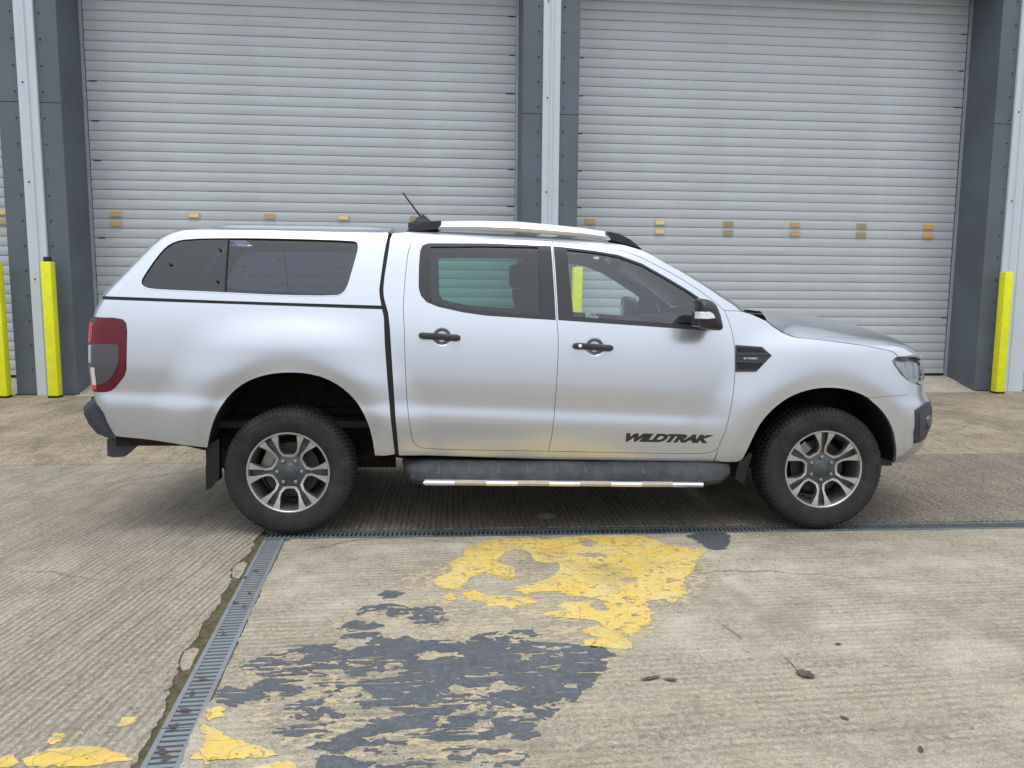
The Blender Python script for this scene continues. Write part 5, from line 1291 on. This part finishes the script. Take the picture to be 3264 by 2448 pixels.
# ---- chassis and running gear
m = MB()
for s in (-1, 1): m.box(-.95, .6, s*.42-.045, s*.42+.045, .58, .70); m.box(.6, 3.75, s*.42-.045, s*.42+.045, .40, .54)
m.build('chassis_rail', MT['under'], truck)
MB().box(-.98, .52, -.75, .75, .62, .66).build('bed_floor', MT['under'], truck)
MB().box(.62, 2.65, -.80, .80, .455, .51).build('cab_floor', MT['under'], truck)
MB().box(2.62, 2.68, -.80, .80, .45, 1.28).build('bulkhead', MT['under'], truck)
MB().box(2.75, 3.75, -.36, .36, .42, .95, .03).build('engine', MT['under'], truck)
MB().tube([(0, -.72, HUBZ), (0, -.2, HUBZ), (0, -.12, HUBZ), (0, .12, HUBZ), (0, .2, HUBZ), (0, .72, HUBZ)], [.045, .045, .13, .13, .045, .045], 16).build('rear_axle', MT['under'], truck, True)
for s in (-1, 1):
    MB().tube([(-.72, s*.52, .50), (-.3, s*.53, .40), (0, s*.53, .345), (.3, s*.53, .38), (.62, s*.52, .45)], [.030]*5, 8).build('leaf_spring', MT['under'], truck, True)
    MB().tube([(3.18, s*.35, .40), (3.20, s*.72, .34)], [.045, .035], 10).build('lower_arm', MT['under'], truck, True)
    MB().box(3.60, 3.78, s*.55-.12, s*.55+.12, .345, .40, .01).build('undertray', MT['plastic'], truck)
MB().box(.75, 1.9, .05, .40, .32, .45, .03).build('fuel_tank', MT['under'], truck)
MB().tube([(2.6, -.15, .36), (1.4, -.2, .34), (.6, -.25, .36), (.1, -.35, .50), (-.5, -.42, .60)], .035, 10).build('exhaust_pipe', MT['under'], truck, True)
MB().tube([(0.1, 0, .39), (2.0, 0, .44)], .04, 10).build('propeller_shaft', MT['under'], truck, True)
# ---- interior
for s in (-1, 1):
    c0 = s*.38
    pass
    m = MB()
    rings = []
    for z, xx, th_, hw in ((.92, 1.60, .07, .22), (1.05, 1.57, .075, .245), (1.25, 1.50, .07, .24), (1.40, 1.45, .06, .215), (1.46, 1.43, .045, .16)):
        rings.append([(xx+th_*math.copysign(abs(math.cos(a))**.6, math.cos(a)), c0+hw*math.copysign(abs(math.sin(a))**.6, math.sin(a)), z) for a in np.linspace(0, 2*math.pi, 20, endpoint=False)])
    m.loft(rings); st = m.build('front_seat', MT['seat'], truck, True, 50)
    MB().box(1.57, 2.06, c0-.24, c0+.24, .80, .95, .05).build('seat_cushion', MT['seat'], st, True)
    MB().box(1.365, 1.465, c0-.125, c0+.125, 1.47, 1.64, .035).build('head_restraint', MT['seat'], st, True)
    for q in (-.05, .05): MB().tube([(1.415, c0+q, 1.44), (1.41, c0+q, 1.50)], .007, 6).build('restraint_post', MT['dark_metal'], st)
m = MB(); m.box(.70, .86, -.66, .66, .90, 1.42, .05); rs = m.build('rear_bench', MT['seat'], truck, True)
MB().box(.80, 1.25, -.66, .66, .80, .93, .04).build('seat_cushion', MT['seat'], rs, True)
for y in (-.4, .4): MB().box(.69, .78, y-.13, y+.13, 1.43, 1.56, .03).build('head_restraint', MT['seat'], rs, True)
dp = [(2.14, .80), (2.12, 1.05), (2.16, 1.20), (2.28, 1.255), (2.50, 1.265), (2.66, 1.29), (2.66, .80)]
m = MB(); m.prism(dp, -.78, .78); dsh = m.build('dashboard', MT['interior'], truck, True, 30)
MB().box(2.20, 2.34, -.55, -.22, 1.24, 1.30, .03).build('instrument_hood', MT['interior'], dsh, True)
ring = []
ce = np.array([2.02, -.38, 1.10]); tilt = math.radians(25)
pts = [ce+.185*np.array([-math.sin(tilt)*math.sin(a), math.cos(a), math.cos(tilt)*math.sin(a)])*np.array([1, 1, 1]) for a in np.linspace(0, 2*math.pi, 33)]
sw = MB().tube(pts, .016, 8, False).build('steering_wheel', MT['interior'], truck, True)
for a in (0, math.pi, -math.pi/2):
    q = ce+.18*np.array([-math.sin(tilt)*math.sin(a), math.cos(a), math.cos(tilt)*math.sin(a)]); MB().tube([ce, q], [.03, .014], 8).build('wheel_spoke', MT['interior'], sw)
MB().tube([ce+np.array([-.02, 0, 0]), ce+np.array([.16, 0, -.06])], [.075, .05], 14).build('column', MT['interior'], sw, True)
for s in (-1, 1):       # grab handle and pillar linings
    pl = [P3(p) for p in pillar]
    m = MB().tube([(p[0]-.03, s*(abs(p[1])-.055), p[2]-.02) for p in pl], .035, 8); m.build('pillar_lining', MT['headlining'], truck, True)
    m = MB().tube([(1.57, s*.775, 1.22), (1.56, s*.70, 1.50), (1.55, s*.595, 1.72)], [.05, .045, .045], 8); m.build('pillar_lining', MT['interior'], truck, True)
    m = MB().tube([(.71, s*.77, 1.25), (.70, s*.69, 1.50), (.70, s*.59, 1.72)], [.05, .05, .05], 8); m.build('pillar_lining', MT['interior'], truck, True)
sect_loft('headlining', [p-np.array([0, -.03, .03]) for p in redge], lambda p, s: (p[0], p[1]*(1-2*s), p[2]+.028*(1-abs(1-2*s)**3)), MT['headlining'], 12)
MB().box(2.06, 2.09, -.12, .12, 1.60, 1.66, .008).build('rear_view_mirror', MT['interior'], truck)
# sticker in the driver's window
sk = U(rB, [(1342, 792), (1425, 796), (1425, 832), (1342, 827)])
so = panel('window_sticker', sk, MT['sticker'], truck, -1, off=-.0135, inset=0, flange=0)
for k, pts in enumerate(([(1372, 800), (1402, 801), (1402, 806), (1372, 805)], [(1350, 812), (1400, 814), (1400, 818), (1350, 816)], [(1408, 800), (1420, 800), (1420, 815), (1408, 815)])):
    panel('sticker_print', U(rB, pts), MT['plastic'], so, -1, off=-.0110, inset=0, flange=0)
